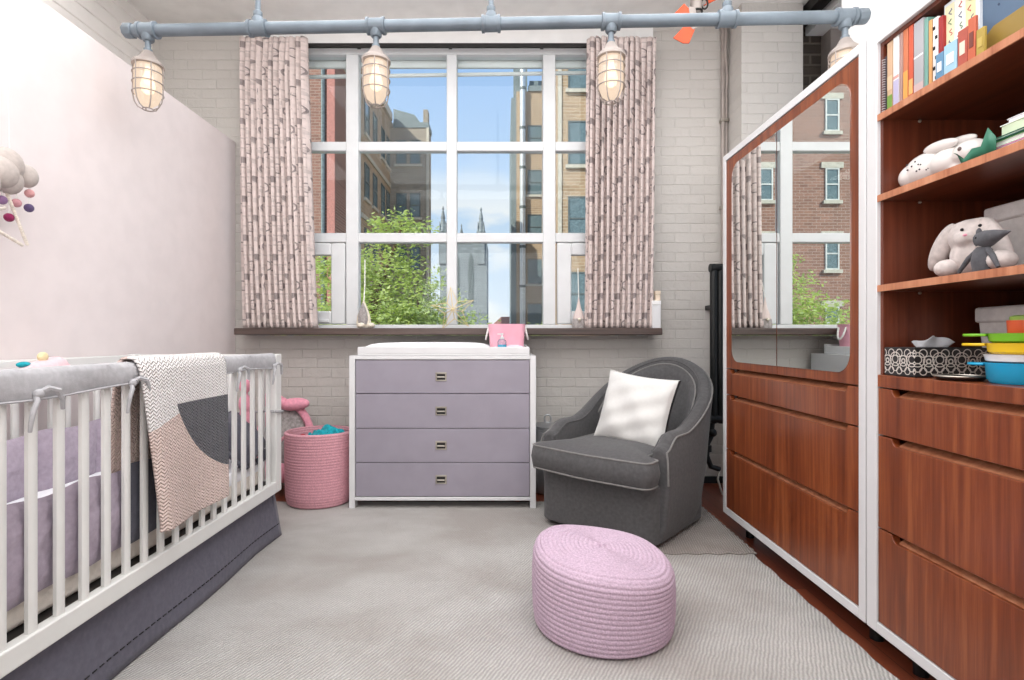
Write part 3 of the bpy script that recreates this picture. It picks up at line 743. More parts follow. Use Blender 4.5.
cu = cushion(0, 0, -0.05, 0.24, 0.24, 0.11, 16); cu.shifted(Matrix.Translation((-1.235, 2.43, 0.535)) @ Matrix.Rotation(0.9, 4, 'Y') @ Matrix.Rotation(0.2, 4, 'Z'))
obj('cushion_body', cu, M['bumper_dark'], pl)
rf = MB(); Mx = Matrix.Translation((-1.235, 2.43, 0.535)) @ Matrix.Rotation(0.9, 4, 'Y')
rf.grid(lambda u, v: Mx @ Vector(((0.12 + 0.028 * v) * math.copysign(abs(math.cos(2 * PI * u)) ** 0.4, math.cos(2 * PI * u)), (0.12 + 0.028 * v) * math.copysign(abs(math.sin(2 * PI * u)) ** 0.4, math.sin(2 * PI * u)), 0.012 * v * math.sin(60 * PI * u))), 160, 2)
obj('ruffle', rf, M['bumper_dark'], pl, solid=0.002)

# grey cover wrapped round the front rail, with bow ties
rc = thing('rail_cover', 'grey padded teething cover tied round the front crib rail', 'rail cover', (CX1 - 0.016, 1.8, 0.865))
mb = MB(); sect = [(-0.022, 0.868), (-0.024, 0.915), (-0.018, 0.928), (0.0, 0.932), (0.018, 0.928), (0.024, 0.915), (0.025, 0.868), (0.021, 0.862), (0.018, 0.866), (0.0175, 0.924), (-0.0175, 0.924), (-0.018, 0.868)]
yc0, yc1, ny = CY0 + 0.07, 2.535, 90
def coverpt(u, v):
    k = int(round(u * len(sect))) % len(sect); y = yc0 + (yc1 - yc0) * v; s = sect[k]
    w = 0.004 * math.sin(y * 21) + 0.003 * math.sin(y * 47 + s[1] * 60)
    dz = 0.006 * math.sin(y * 9.0) if s[1] < 0.9 else 0
    return Vector((CX1 - 0.016 + s[0] + (w if s[0] > 0.02 else 0), y, s[1] + (dz if s[0] > 0.019 else 0)))
mb.grid(coverpt, len(sect), ny); obj('padding', mb, M['cover'], rc, ang=70)
hx = CX1 + 0.0105
obj('edge_piping', MB().tube([(hx, yc0 + (yc1 - yc0) * k / 60, 0.863 + 0.006 * math.sin((yc0 + (yc1 - yc0) * k / 60) * 9.0)) for k in range(61)], 0.003, 6), M['cover'], rc)
for yk in (1.232, 1.545, 2.17, 2.50):
    s = MB(); x = CX1 + 0.018
    s.tube([(x - 0.006, yk, 0.872), (x + 0.006, yk - 0.01, 0.855), (x + 0.008, yk - 0.022, 0.835), (x + 0.006, yk - 0.027, 0.805), (x + 0.002, yk - 0.025, 0.785)], 0.0055, 6, rs=[.006, .006, .006, .005, .004])
    s.tube([(x - 0.006, yk, 0.872), (x + 0.010, yk + 0.016, 0.884), (x + 0.016, yk + 0.036, 0.876), (x + 0.012, yk + 0.052, 0.852), (x + 0.008, yk + 0.058, 0.828)], 0.0055, 6, rs=[.006, .007, .007, .006, .005])
    s.ball((x, yk, 0.871), (0.010, 0.012, 0.012), 10, 8)
    obj('bow_tie', s, M['cover'], rc)

# blanket over the rail
YB0, YB1 = 1.565, 2.045
prof = [(-1.168, 0.46), (-1.165, 0.60), (-1.160, 0.80), (-1.158, 0.90), (-1.152, 0.93), (-1.140, 0.941), (-1.126, 0.944), (-1.108, 0.941), (-1.096, 0.930), (-1.088, 0.905), (-1.084, 0.80), (-1.083, 0.60), (-1.084, 0.395)]
pts = []
for i in range(len(prof) - 1):
    n = max(2, int(10 * (Vector(prof[i + 1]) - Vector(prof[i])).length / 0.05))
    for k in range(n): pts.append((prof[i][0] + (prof[i + 1][0] - prof[i][0]) * k / n, prof[i][1] + (prof[i + 1][1] - prof[i][1]) * k / n))
pts.append(prof[-1])
def bl(u, v):
    k = min(len(pts) - 1, int(round(v * (len(pts) - 1)))); x, z = pts[k]
    fall = max(0, min(1, (0.92 - z) / 0.5)) * (1 if x > -1.12 else 0)
    y = YB0 + (YB1 - YB0) * u + (0.075 * fall * (1 - u) - 0.012 * fall * u)
    x += fall * (0.014 * math.sin(u * 7.0 + 0.6) + 0.012 * math.exp(-((u - 0.08) / 0.05) ** 2))
    if x < -1.14: y += (0.92 - z) * -0.12 * (1 - u) * (1 if z < 0.92 else 0)
    z -= fall * 0.012 * math.sin(u * 3.0)
    return Vector((x, y, z))
mb = MB(); mb.grid(bl, 60, len(pts) - 1)
tag(obj('blanket', mb, M['blanket'], solid=0.008, ang=80), 'white, blush and grey quilted baby blanket hung over the crib rail', 'blanket')

# skirt
def sk(u, v):
    y = 1.02 + (2.635 - 1.02) * u
    return Vector((CX1 - 0.034 - 0.02 * v + 0.006 * math.sin(y * 7) * (1 - v) + (1 - v) * (0.012 + 0.012 * max(0, u - 0.85) / 0.15), y + 0.012 * u * (1 - v), 0.012 + (0.292 - 0.012) * v))
s = thing('crib_skirt', 'slate grey fabric skirt hanging below the crib to the rug', 'crib skirt', (CX1 - 0.03, 1.83, 0.012))
mb = MB(); mb.grid(sk, 60, 12); obj('skirt_panel', mb, M['skirt'], s, solid=0.004, ang=80)
mb = MB(); mb.grid(lambda u, v: Vector((CX1 - 0.034 - 0.7 * u, 2.60 + 0.03 * (1 - v), 0.012 + 0.23 * v)), 20, 6); obj('skirt_panel', mb, M['skirt'], s, solid=0.004, ang=80)
mb = MB()
for k in range(60):
    p, p2 = sk(k / 60, 0.22), sk((k + 0.55) / 60, 0.22); e = Vector((0.0035, 0, 0)); mb.tube([p + e, p2 + e], 0.0022, 5)
obj('hem_stitching', mb, M['black_cord'], s)

# plush toys in the crib
def plush(name, mb, m, par, vox=0.006): return obj(name, mb, m, par, remesh=vox)
ty = thing('plush_toy', 'pale pink plush toy with a cream ear resting on the back crib rail', 'plush toy', (-1.78, 2.02, 0.9))
mb = MB().ball((-1.765, 2.02, 0.878), (0.04, 0.12, 0.042)).ball((-1.765, 2.06, 0.890), (0.04, 0.05, 0.042)).ball((-1.745, 1.95, 0.825), (0.03, 0.035, 0.055)).ball((-1.745, 2.10, 0.825), (0.03, 0.035, 0.055))
plush('plush_body', mb, fabric('pale_pink_plush', (240, 206, 212), 160, 1, 0.04, 0.3), ty)
plush('ear', MB().ball((-1.765, 2.005, 0.932), (0.014, 0.024, 0.020)), fabric('butter_plush', (238, 222, 176), 160, 1, 0.04, 0.3), ty)
for y in (1.93, 2.10):
    obj('paw_patch', MB().tube([(-1.713, y + 0.03 * math.cos(a), 0.825 + 0.03 * math.sin(a)) for a in [2 * PI * k / 16 for k in range(16)]], 0.004, 5, True), M['plush_pink'], ty)
obj('tail', MB().ball((-1.765, 1.925, 0.906), (0.014, 0.028, 0.011)), M['teal_cloth'], ty)
ty = thing('plush_toy', 'small bright pink plush toy standing at the far end of the crib', 'plush toy', (-1.30, 2.54, 0.64))
mb = MB().ball((-1.235, 2.50, 0.69), (0.03, 0.03, 0.05)).ball((-1.235, 2.50, 0.775), (0.028, 0.028, 0.034)).ball((-1.245, 2.50, 0.82), (0.010, 0.012, 0.03)).ball((-1.235, 2.50, 0.62), (0.028, 0.025, 0.06)).ball((-1.235, 2.50, 0.55), (0.028, 0.025, 0.05))
plush('plush_body', mb, M['plush_pink'], ty)

# ------------------------------------------------------------------ ARMCHAIR
ac = thing('armchair', 'charcoal tweed barrel armchair with light piping beside the dresser', 'armchair', (0.42, 2.60, 0.0175), math.atan2(-0.669, 0.743))
def lo(name, mb, m, par=None, **kw): return obj(name, mb, m, par or ac, world=False, **kw)
Wd, YS, DP, AF = 0.345, 0.42, 0.84, 0.10
def ustation(t):
    """plan point and outward normal along the U of arms and back, t in 0..1"""
    straight = YS - AF; arcl = PI / 2 * (Wd + (DP - YS)) ; tot = 2 * straight + arcl; s = t * tot
    if s < straight: return Vector((-Wd, AF + s, 0)), Vector((-1, 0, 0))
    if s > tot - straight: return Vector((Wd, AF + (tot - s), 0)), Vector((1, 0, 0))
    a = PI - PI * (s - straight) / arcl
    p = Vector((Wd * math.cos(a), YS + (DP - YS) * math.sin(a), 0)); n = Vector((math.cos(a) / Wd, math.sin(a) / (DP - YS), 0)).normalized()
    return p, n
def sstep(a, b, x):
    x = max(0, min(1, (x - a) / (b - a))); return x * x * (3 - 2 * x)
def hgt(t):
    t = min(t, 1 - t); return 0.47 + 0.06 * sstep(0.0, 0.07, t) + 0.34 * sstep(0.12, 0.5, t)
TH = 0.085
def section(t):
    p, n = ustation(t); h = hgt(t); lean = 0.05 + 0.14 * sstep(0.42, 0.80, p.y)
    th = TH
    prof = [(-0.02, 0.02), (0.0, 0.10), (0.0, 0.30), (0.0, h - 0.05), (-0.006, h - 0.02), (-0.026, h - 0.002), (-th * 0.5, h + 0.006), (-th + 0.022, h - 0.002), (-th + 0.005, h - 0.02), (-th, h - 0.05), (-th - 0.005, 0.40), (-th, 0.25)]
    out = []
    for d, z in prof:
        k = lean * max(0, z - 0.12) + 0.02 * math.sin(min(1, z / 0.5) * PI)
        out.append(p + n * (d + k) + Vector((0, 0, z)))
    return out
NT = 64
secs = [section(k / NT) for k in range(NT + 1)]
mb = MB(); npf = len(secs[0])
front = []
for k, s_ in ((0, secs[0]), (NT, secs[-1])): pass
vs = [p for s_ in secs for p in s_]; fs = []
for k in range(NT):
    for i in range(npf - 1):
        fs.append((k * npf + i, k * npf + i + 1, (k + 1) * npf + i + 1, (k + 1) * npf + i))
fs.append(tuple(range(npf))); fs.append(tuple(NT * npf + i for i in range(npf - 1, -1, -1)))
mb.add(vs, fs)
back = lo('backrest', mb, M['charcoal'], bevel=0.018, seg=3, ang=50)
# inner back pad
mb = MB()
def pad(u, v):
    t = 0.24 + 0.52 * u; s_ = section(t); p, n = ustation(t); z0 = 0.42; z1 = hgt(t) - 0.035
    e = min(u, 1 - u) / 0.12; vv = 0.03 + 0.95 * v
    z = z0 + (z1 - z0) * vv * (1 - 0.25 * max(0, 1 - e) ** 2)
    lean = 0.05 + 0.14 * sstep(0.42, 0.80, p.y); k = lean * max(0, z - 0.12) + 0.02 * math.sin(min(1, z / 0.5) * PI)
    puff = 0.032 * min(1, e) ** 0.5 * min(1, (1 - vv) / 0.12) ** 0.5
    q_ = p + n * (-TH + 0.002 + k - puff); q_.z = z; return q_
mb.grid(pad, 48, 24); lo('back_pad', mb, M['charcoal'], ang=70)
edge = [pad(u, 1.0) + Vector((0, 0, 0.002)) for u in [k / 60 for k in range(61)]]
lo('pad_piping', MB().tube(edge, 0.0045, 6), M['piping'])
outer = [secs[k][4] + Vector((0, 0, 0.002)) for k in range(NT + 1)]; inner = [secs[k][8] + Vector((0, 0, 0.002)) for k in range(NT + 1)]
lo('outer_piping', MB().tube([secs[0][2] + Vector((0, -.006, 0)), secs[0][3] + Vector((0, -.006, 0))] + outer + [secs[-1][3] + Vector((0, -.006, 0)), secs[-1][2] + Vector((0, -.006, 0))], 0.0048, 6), M['piping'])
lo('inner_piping', MB().tube(inner, 0.004, 6), M['charcoal'])
# base
bpoly = []
for (x, y) in rrect(-0.330, 0.330, 0.015, 0.66, 0.08, 8): bpoly.append((x, y))
mb = MB(); mb.prism(bpoly, 'z', 0.02, 0.295); lo('base', mb, M['charcoal'], bevel=0.008)
lo('swivel_base', MB().lathe([(0.22, 0.0), (0.22, 0.02)], 24, (0, 0.40, 0)), M['black_iron'])
# T seat cushion
def offs(poly, d):
    n = len(poly); out = []
    for i in range(n):
        a, b, c = Vector(poly[i - 1]), Vector(poly[i]), Vector(poly[(i + 1) % n])
        e1 = (b - a).normalized(); e2 = (c - b).normalized(); nn = Vector((-e1.y - e2.y, e1.x + e2.x))
        nn = nn.normalized() if nn.length > 1e-6 else Vector((-e1.y, e1.x)); k = max(0.5, nn.dot(Vector((-e1.y, e1.x))))
        out.append(b + nn * d / k)
    return out
def fillet(poly, r, n=5):
    out = []; m = len(poly)
    for i in range(m):
        a, b, c = Vector(poly[i - 1]), Vector(poly[i]), Vector(poly[(i + 1) % m]); rr = r[i] if isinstance(r, list) else r
        d1 = (a - b).normalized() * rr; d2 = (c - b).normalized() * rr
        for k in range(n + 1):
            t = k / n; out.append(tuple((b + d1) * (1 - t) ** 2 + 2 * b * t * (1 - t) + (b + d2) * t * t))
    return out
Tp = fillet([(-0.345, -0.045), (0.0, -0.075), (0.345, -0.045), (0.345, 0.075), (0.262, 0.09), (0.262, 0.64), (-0.262, 0.64), (-0.262, 0.09), (-0.345, 0.075)], [0.05, 0.1, 0.05, 0.03, 0.02, 0.06, 0.06, 0.02, 0.03])
zc0, zc1 = 0.297, 0.425
mb = MB(); lays = [(0.02, zc0), (0.004, zc0 + 0.012), (-0.006, (zc0 + zc1) / 2), (0.004, zc1 - 0.012), (0.02, zc1), (0.10, zc1 + 0.016), (0.17, zc1 + 0.022)]
vs = []
for d, z in lays:
    q_ = offs(Tp, d) if d <= 0.02 else None
    if q_ is None:
        cx_, cy_ = 0, 0.27; f_ = 1 - d / 0.3
        q_ = [Vector((cx_ + (p[0] - cx_) * f_, cy_ + (p[1] - cy_) * f_)) for p in offs(Tp, 0.02)]
    vs += [Vector((p[0], p[1], z)) for p in q_]
n = len(Tp); fs = []
for i in range(len(lays) - 1):
    for k in range(n): fs.append((i * n + k, i * n + (k + 1) % n, (i + 1) * n + (k + 1) % n, (i + 1) * n + k))
fs.append(tuple(range(n))); fs.append(tuple((len(lays) - 1) * n + k for k in range(n)))
mb.add(vs, fs); seat = lo('seat_cushion', mb, M['charcoal'], ang=60)
for z in (zc1 - 0.006, zc0 + 0.006):
    lo('seat_piping', MB().tube([(p[0], p[1], z) for p in offs(Tp, 0.007)], 0.005, 6, True), M['piping'], seat)
# throw pillow
pw_ = thing('throw_pillow', 'white square pillow with a black piped edge leaning on the armchair', 'pillow', (0.70, 2.88, 0.46))
Mp = Matrix.Translation((0.712, 2.84, 0.616)) @ Matrix.Rotation(math.atan2(-0.64, 0.768), 4, 'Z') @ Matrix.Rotation(math.radians(-18), 4, 'X') @ Matrix.Rotation(math.radians(6), 4, 'Y')
def pil(sg):
    def g(u, v):
        a, b = 2 * u - 1, 2 * v - 1; t = (max(0, 1 - abs(a) ** 2.6) * max(0, 1 - abs(b) ** 2.6)) ** 0.5
        pin = 1 - 0.07 * (1 - abs(b) ** 2) * abs(a) ** 4; pin2 = 1 - 0.07 * (1 - abs(a) ** 2) * abs(b) ** 4
        w = 0.006 * math.sin(6 * a + 4 * b) * t + 0.005 * math.sin(11 * b - 5 * a) * t
        return Mp @ Vector((a * 0.205 * pin, sg * (t * 0.072 + w), b * 0.195 * pin2))
    return g
mb = MB(); mb.grid(pil(1), 36, 36); mb.grid(pil(-1), 36, 36); obj('pillow_body', mb, M['cushion_white'], pw_, ang=80)
pf = pil(0); ed = [pf(1, k / 30) for k in range(31)]
obj('black_edge', MB().tube(ed, 0.006, 6), M['black_cord'], pw_)
obj('white_edge', MB().tube([pf(1 - k / 30, 1) for k in range(31)] + [pf(0, 1 - k / 30) for k in range(1, 31)] + [pf(k / 30, 0) for k in range(1, 31)], 0.0045, 6), M['cushion_white'], pw_)

# ------------------------------------------------------------------ POUF, BASKET
def coil_lathe(prof, rope, n=72, twist=0.0):
    """profile (r, z) list resampled into rope coils with bulges"""
    pts = [Vector(p) for p in prof]; segs = [(pts[i + 1] - pts[i]).length for i in range(len(pts) - 1)]; tot = sum(segs)
    nc = max(1, int(tot / rope)); sub = 6; out = []
    for k in range(nc * sub + 1):
        s = tot * k / (nc * sub); i = 0; acc = s
        while i < len(segs) - 1 and acc > segs[i]: acc -= segs[i]; i += 1
        p = pts[i].lerp(pts[i + 1], min(1, acc / segs[i])); d = (pts[i + 1] - pts[i]).normalized(); nr = Vector((d.y, -d.x))
        b = abs(math.sin(PI * k / sub)) ** 0.6 * rope * 0.20
        q_ = p + nr * b; out.append((max(0.0015, q_.x), q_.y))
    return out
pr = [(0.218, 0.0), (0.236, 0.012), (0.242, 0.05), (0.244, 0.11), (0.244, 0.17), (0.241, 0.215), (0.232, 0.238), (0.212, 0.252), (0.16, 0.259), (0.08, 0.262), (0.002, 0.262)]
po = thing('pouf', 'round lilac braided rope pouf on the rug before the armchair', 'pouf', (0.346, 1.845, RZ))
mb = MB().lathe(coil_lathe(pr, 0.0155), 84)
for p in mb.v:
    k = p.z / 0.27
    p.z -= k * (0.045 * (p.x / 0.25) + 0.012 * (-p.y / 0.25)) * 0.7
    p.z += k * 0.006 * math.sin(3 * math.atan2(p.y, p.x))
obj('rope_body', mb, M['pouf'], po, world=False, ang=80)
bs = thing('basket', 'oval pink coiled rope basket between the crib and the dresser', 'basket', (-1.127, 3.205, RZ))
bpr = [(0.165, 0.0), (0.185, 0.01), (0.196, 0.05), (0.200, 0.2), (0.203, 0.425), (0.199, 0.433), (0.190, 0.431), (0.187, 0.39), (0.180, 0.06), (0.170, 0.03), (0.002, 0.03)]
obj('rope_body', MB().lathe(coil_lathe(bpr, 0.0165), 72, sy=0.9), M['basket'], bs, world=False, ang=80)
hn = [Vector((-0.205 - 0.03 * math.sin(PI * k / 12), -0.055 + 0.05 * math.cos(PI * k / 12), 0.40 - 0.03 * math.sin(PI * k / 12))) for k in range(13)]
obj('handle', MB().tube(hn, 0.010, 8), M['basket'], bs, world=False)
hn = [Vector((0.205 + 0.012 * math.sin(PI * k / 12), 0.05 + 0.05 * math.cos(PI * k / 12), 0.40 - 0.03 * math.sin(PI * k / 12))) for k in range(13)]
obj('handle', MB().tube(hn, 0.009, 8), M['basket'], bs, world=False)
rnd = random.Random(5); mb = MB()
def crump(cx, cy, cz, r, h, seed):
    r_ = random.Random(seed); f = [(r_.uniform(2, 6), r_.uniform(2, 6), r_.uniform(0, 6)) for _ in range(5)]
    def g(u, v):
        a = 2 * PI * u; rr = v
        z = h * (1 - rr ** 1.2) + sum(0.012 * math.sin(q[0] * rr * math.cos(a) * 2.5 + q[1] * rr * math.sin(a) * 2.5 + q[2]) for q in f) * (0.4 + rr)
        return Vector((cx + r * rr * math.cos(a), cy + r * rr * math.sin(a), cz + z))
    return g
mb.grid(crump(-1.07, 3.205, 0.372, 0.125, 0.095, 3), 48, 14)
tag(obj('folded_cloth', mb, M['teal_cloth'], solid=0.004, ang=25), 'crumpled teal cloth heaped inside the pink rope basket', 'cloth')
tag(obj('toy_ball', MB().ball((-1.215, 3.16, 0.40), 0.028), plain('red_toy', (176, 44, 58), 0.5)), 'small red toy ball in the pink basket beside the teal cloth', 'ball')
tag(obj('basket_blanket', MB().lathe([(0.02, 0.05), (0.15, 0.06), (0.165, 0.2), (0.17, 0.34), (0.12, 0.365), (0.01, 0.37)], 40, (-1.127, 3.205, RZ), sy=0.9), M['plush_grey']), 'grey blanket filling the pink basket below the teal cloth', 'blanket')

# plush seat behind basket
px = thing('plush_rocker', 'grey plush toy rocker with pink trim and pink bow behind the basket', 'plush rocker', (-1.42, 3.46, 0.0))
mb = MB().ball((-1.43, 3.47, 0.30), (0.16, 0.10, 0.27), 24, 16); obj('seat_back', mb, M['plush_grey'], px)
arc = [(-1.43 + 0.172 * math.cos(a), 3.43, 0.32 + 0.262 * math.sin(a)) for a in [-0.6 + (PI + 1.2) * k / 40 for k in range(41)]]
obj('trim_roll', MB().tube(arc, 0.024, 10), M['plush_pink'], px)
obj('bow', MB().ball((-1.365, 3.41, 0.575), (0.10, 0.05, 0.042), 18, 12, Matrix.Rotation(-0.08, 3, 'Y')).ball((-1.50, 3.40, 0.60), (0.085, 0.05, 0.05), 18, 12, Matrix.Rotation(0.2, 3, 'Y')).ball((-1.43, 3.395, 0.585), (0.03, 0.04, 0.035)), M['plush_pink'], px, ang=60)
obj('seat_pad', MB().ball((-1.47, 3.36, 0.14), (0.15, 0.07, 0.065), 20, 12), M['plush_pink'], px)
for x in (-1.53, -1.33): obj('foot', MB().lathe([(0.03, 0.0), (0.03, 0.10)], 12, (x, 3.40, 0)), M['sill'], px)

# metal pail
pa = thing('metal_pail', 'galvanised lidded pail between the dresser and the armchair', 'pail', (0.285, 3.42, 0.0))
pm_ = plain('galvanised', (176, 178, 180), 0.35, 0.75, 0.05)
obj('pail_body', MB().lathe([(0.085, 0.0), (0.09, 0.01), (0.092, 0.2), (0.096, 0.40), (0.101, 0.405), (0.101, 0.415), (0.096, 0.418)], 28, (0.285, 3.42, RZ)), pm_, pa)
obj('lid', MB().lathe([(0.103, 0.419), (0.104, 0.43), (0.095, 0.437), (0.02, 0.447)], 28, (0.285, 3.42, RZ)), pm_, pa)
obj('ring_handle', MB().tube([(0.285 + 0.022 * math.cos(2 * PI * k / 20), 3.42, 0.480 + 0.026 * math.sin(2 * PI * k / 20)) for k in range(20)], 0.005, 8, True), pm_, pa)

# ------------------------------------------------------------------ OVERHEAD PIPE AND CAGE LAMPS
PZ = 2.44
pa_, pb_ = Vector((-1.775, 2.45, PZ)), Vector((1.622, 2.34, PZ)); pdir = (pb_ - pa_).normalized()
def onpipe(px):
    k = (px - 504.0) / F; t = (pa_.x - k * pa_.y) / (k * pdir.y - pdir.x); return pa_ + pdir * t
pp = thing('overhead_pipe', 'blue-grey metal pipe hung by rods across the room below the ceiling', 'pipe', (0, 2.395, PZ))
obj('pipe', MB().tube([pa_ + pdir * 0.01, pb_ - pdir * 0.01], 0.027, 20), M['steel'], pp)
for (e, sg) in ((pa_, 1), (pb_, -1)):
    obj('end_cap', MB().tube([e, e + pdir * sg * 0.008, e + pdir * sg * 0.042, e + pdir * sg * 0.046], 0.034, 8, rs=[0.028, 0.034, 0.034, 0.030]), M['steel'], pp)
def tee(c, down):
    mb = MB(); mb.tube([c - pdir * 0.044, c - pdir * 0.042, c - pdir * 0.030, c - pdir * 0.029, c + pdir * 0.029, c + pdir * 0.030, c + pdir * 0.042, c + pdir * 0.044], 0.035, 20, rs=[0.03, 0.038, 0.038, 0.034, 0.034, 0.038, 0.038, 0.03])
    sg = -1 if down else 1
    mb.lathe([(0.028, 0.02 * sg), (0.026, 0.045 * sg), (0.02, 0.052 * sg)], 16, c)
    return mb
LP = []
for px in (148, 376, 611, 845):
    c = onpipe(px); LP.append(c); obj('tee_fitting', tee(c, True), M['steel'], pp)
for px in (258, 491, 727):
    c = onpipe(px); obj('tee_fitting', tee(c, False), M['steel'], pp)
    obj('hanger_rod', MB().tube([c + Vector((0, 0, 0.03)), Vector((c.x, c.y, CEIL))], 0.012, 12), M['steel'], pp)
    obj('rod_collar', MB().lathe([(0.016, 0.045), (0.02, 0.05), (0.02, 0.075), (0.014, 0.08)], 12, c), M['steel'], pp)
# lamp prototype
gm = bpy.data.materials.new('warm_lamp_glass'); gm.use_nodes = True; t_ = gm.node_tree; t_.nodes.clear()
o_ = N(t_, 'ShaderNodeOutputMaterial'); a_ = N(t_, 'ShaderNodeAddShader'); tr_ = N(t_, 'ShaderNodeBsdfTransparent'); em_ = N(t_, 'ShaderNodeEmission'); mx_ = N(t_, 'ShaderNodeMixShader'); gl_ = N(t_, 'ShaderNodeBsdfGlossy')
tr_.inputs[0].default_value = (0.22, 0.20, 0.17, 1); em_.inputs[0].default_value = lin((255, 230, 206)); em_.inputs[1].default_value = 0.80; gl_.inputs[1].default_value = 0.15; mx_.inputs[0].default_value = 0.08
t_.links.new(tr_.outputs[0], a_.inputs[0]); t_.links.new(em_.outputs[0], a_.inputs[1]); t_.links.new(a_.outputs[0], mx_.inputs[1]); t_.links.new(gl_.outputs[0], mx_.inputs[2]); t_.links.new(mx_.outputs[0], o_.inputs[0])
M['lampglass'] = gm; M['bulb'] = emit('bulb_glow', (255, 226, 186), 4.0)
lab = ['caged pendant lamp at the crib end of the overhead pipe', 'caged pendant lamp hanging before the window beside the crib-side curtain', 'caged pendant lamp hanging in front of the wardrobe-side curtain', 'caged pendant lamp half hidden behind the top of the wardrobe']
def make_lamp():
    r = thing('cage_lamp', lab[0], 'lamp', (0, 0, 0), 0, 'caged lamps on the overhead pipe')
    obj('stem', MB().lathe([(0.016, -0.045), (0.013, -0.05), (0.013, -0.085), (0.018, -0.088), (0.018, -0.10)], 14), M['steel'], r)
    obj('cap', MB().lathe([(0.018, -0.098), (0.024, -0.105), (0.034, -0.125), (0.060, -0.150), (0.066, -0.158), (0.066, -0.168), (0.060, -0.170)], 24), M['taupe'], r)
    obj('glass_jar', MB().lathe([(0.052, -0.168), (0.055, -0.18), (0.056, -0.27), (0.053, -0.305), (0.042, -0.335), (0.022, -0.352), (0.003, -0.357)], 28, cap0=False), M['lampglass'], r)
    obj('bulb', MB().lathe([(0.012, -0.172), (0.014, -0.20), (0.024, -0.23), (0.030, -0.26), (0.024, -0.285), (0.01, -0.297)], 16), M['bulb'], r)
    cg = MB(); R = 0.0625
    for z in (-0.205, -0.25, -0.297): cg.tube([(R * math.cos(2 * PI * k / 28), R * math.sin(2 * PI * k / 28), z) for k in range(28)], 0.0028, 6, True)
    cg.tube([(0.022 * math.cos(2 * PI * k / 20), 0.022 * math.sin(2 * PI * k / 20), -0.368) for k in range(20)], 0.0028, 6, True)
    for k in range(6):
        a = 2 * PI * k / 6 + 0.26
        cg.tube([(rr * math.cos(a), rr * math.sin(a), z) for rr, z in ((0.0625, -0.165), (0.0625, -0.25), (0.0625, -0.30), (0.056, -0.335), (0.042, -0.358), (0.022, -0.368))], 0.0028, 6)
    obj('cage', cg, M['taupe'], r)
    return r
lamp0 = make_lamp()
for i, c in enumerate(LP):
    l = lamp0 if i == 0 else dup(lamp0, label=lab[i]); l.location = c; l.rotation_euler.z = i * 0.4
    light('lamp_light', 'POINT', c + Vector((0, 0, -0.262)), power=6.0, color=(1.0, 0.84, 0.64), shadow_soft_size=0.02)

# ceiling fan with orange blades
fn = thing('ceiling_fan', 'small ceiling fan with orange blades and a grey motor', 'fan', (0, 0, 0))
fc = P(696, 9, 3.1); fn.location = fc; ORIGIN[fn.name] = Vector(fc)
top = CEIL - 0.001
obj('motor', MB().lathe([(0.022, -0.03), (0.030, -0.022), (0.032, 0.0), (0.034, 0.09), (0.026, 0.10)], 20, fc), M['taupe'], fn)
obj('motor_ring', MB().tube([fc + Vector((0.034 * math.cos(2 * PI * k / 24), 0.034 * math.sin(2 * PI * k / 24), -0.02)) for k in range(24)], 0.006, 6, True), M['black_iron'], fn)
obj('downrod', MB().tube([fc + Vector((0, 0, 0.09)), Vector((fc.x, fc.y, top))], 0.010, 10), M['taupe'], fn)
obj('hook', MB().tube([fc + Vector((0.05 + 0.02 * math.cos(a), 0, 0.03 + 0.03 * math.sin(a))) for a in [2 * PI * k / 16 for k in range(16)]], 0.005, 6, True), M['black_iron'], fn)
def blade(poly, yy, brk):
    b = obj('blade', MB().prism([(q_.x, q_.z) for q_ in [P(a, b_, yy) for a, b_ in poly]], 'y', yy - 0.003, yy + 0.003), M['orange'], fn, bevel=0.0015)
    obj('blade_bracket', MB().prism([(q_.x, q_.z) for q_ in [P(a, b_, yy) for a, b_ in brk]], 'y', yy - 0.006, yy - 0.0032), M['taupe'], b)
blade([(686, 24), (695.5, 28), (689, 43.5), (683, 43.5), (673, 38)], 3.06, [(687, 24), (692, 19), (697, 22), (696, 28), (693, 30)])
blade([(684, 3.5), (692, 12), (687, 22), (679, 22), (672.5, 15.5)], 3.06, [(688, 7), (695, 8), (696, 15), (690, 17)])
blade([(699, -2), (705, -6), (722, -16), (724, -4), (704, 6)], 3.14, [(698, 2), (705, -2), (706, 4), (699, 8)])

# ------------------------------------------------------------------ RADIATOR, CONDUIT
ra = thing('radiator', 'tall black column radiator standing behind the wardrobe', 'radiator', (1.42, 3.36, 0.4))
for k in range(4):
    x = 1.345 + 0.044 * k
    obj('column', MB().tube([(x, 3.36, 0.46), (x, 3.36, 0.48), (x, 3.36, 1.46), (x, 3.36, 1.48)], 0.03, 14, rs=[0.018, 0.024, 0.024, 0.018]), M['black_iron'], ra)
obj('header', MB().tube([(1.32, 3.36, 1.455), (1.50, 3.36, 1.455)], 0.028, 14), M['black_iron'], ra)
obj('header', MB().tube([(1.32, 3.36, 0.49), (1.50, 3.36, 0.49)], 0.028, 14), M['black_iron'], ra)
obj('bracket', MB().box(1.40, 1.43, 3.38, 3.65, 1.2, 1.23), M['black_iron'], ra)
mb = MB(); mb.tube([(1.335, 3.36, 0.46), (1.33, 3.36, 0.38), (1.305, 3.36, 0.33), (1.30, 3.36, 0.25), (1.33, 3.37, 0.18), (1.39, 3.38, 0.16)], 0.017, 10); mb.ball((1.335, 3.355, 0.40), 0.028, 12, 8); mb.lathe([(0.024, -0.02), (0.024, 0.02)], 10, (1.305, 3.355, 0.30))
obj('valve', mb, M['black_iron'], ra)
mb = MB(); mb.tube([(1.39, 3.38, 0.16), (1.37, 3.36, 0.10), (1.40, 3.36, 0.0)], 0.007, 8); obj('supply_tube', mb, M['nickel'], ra)
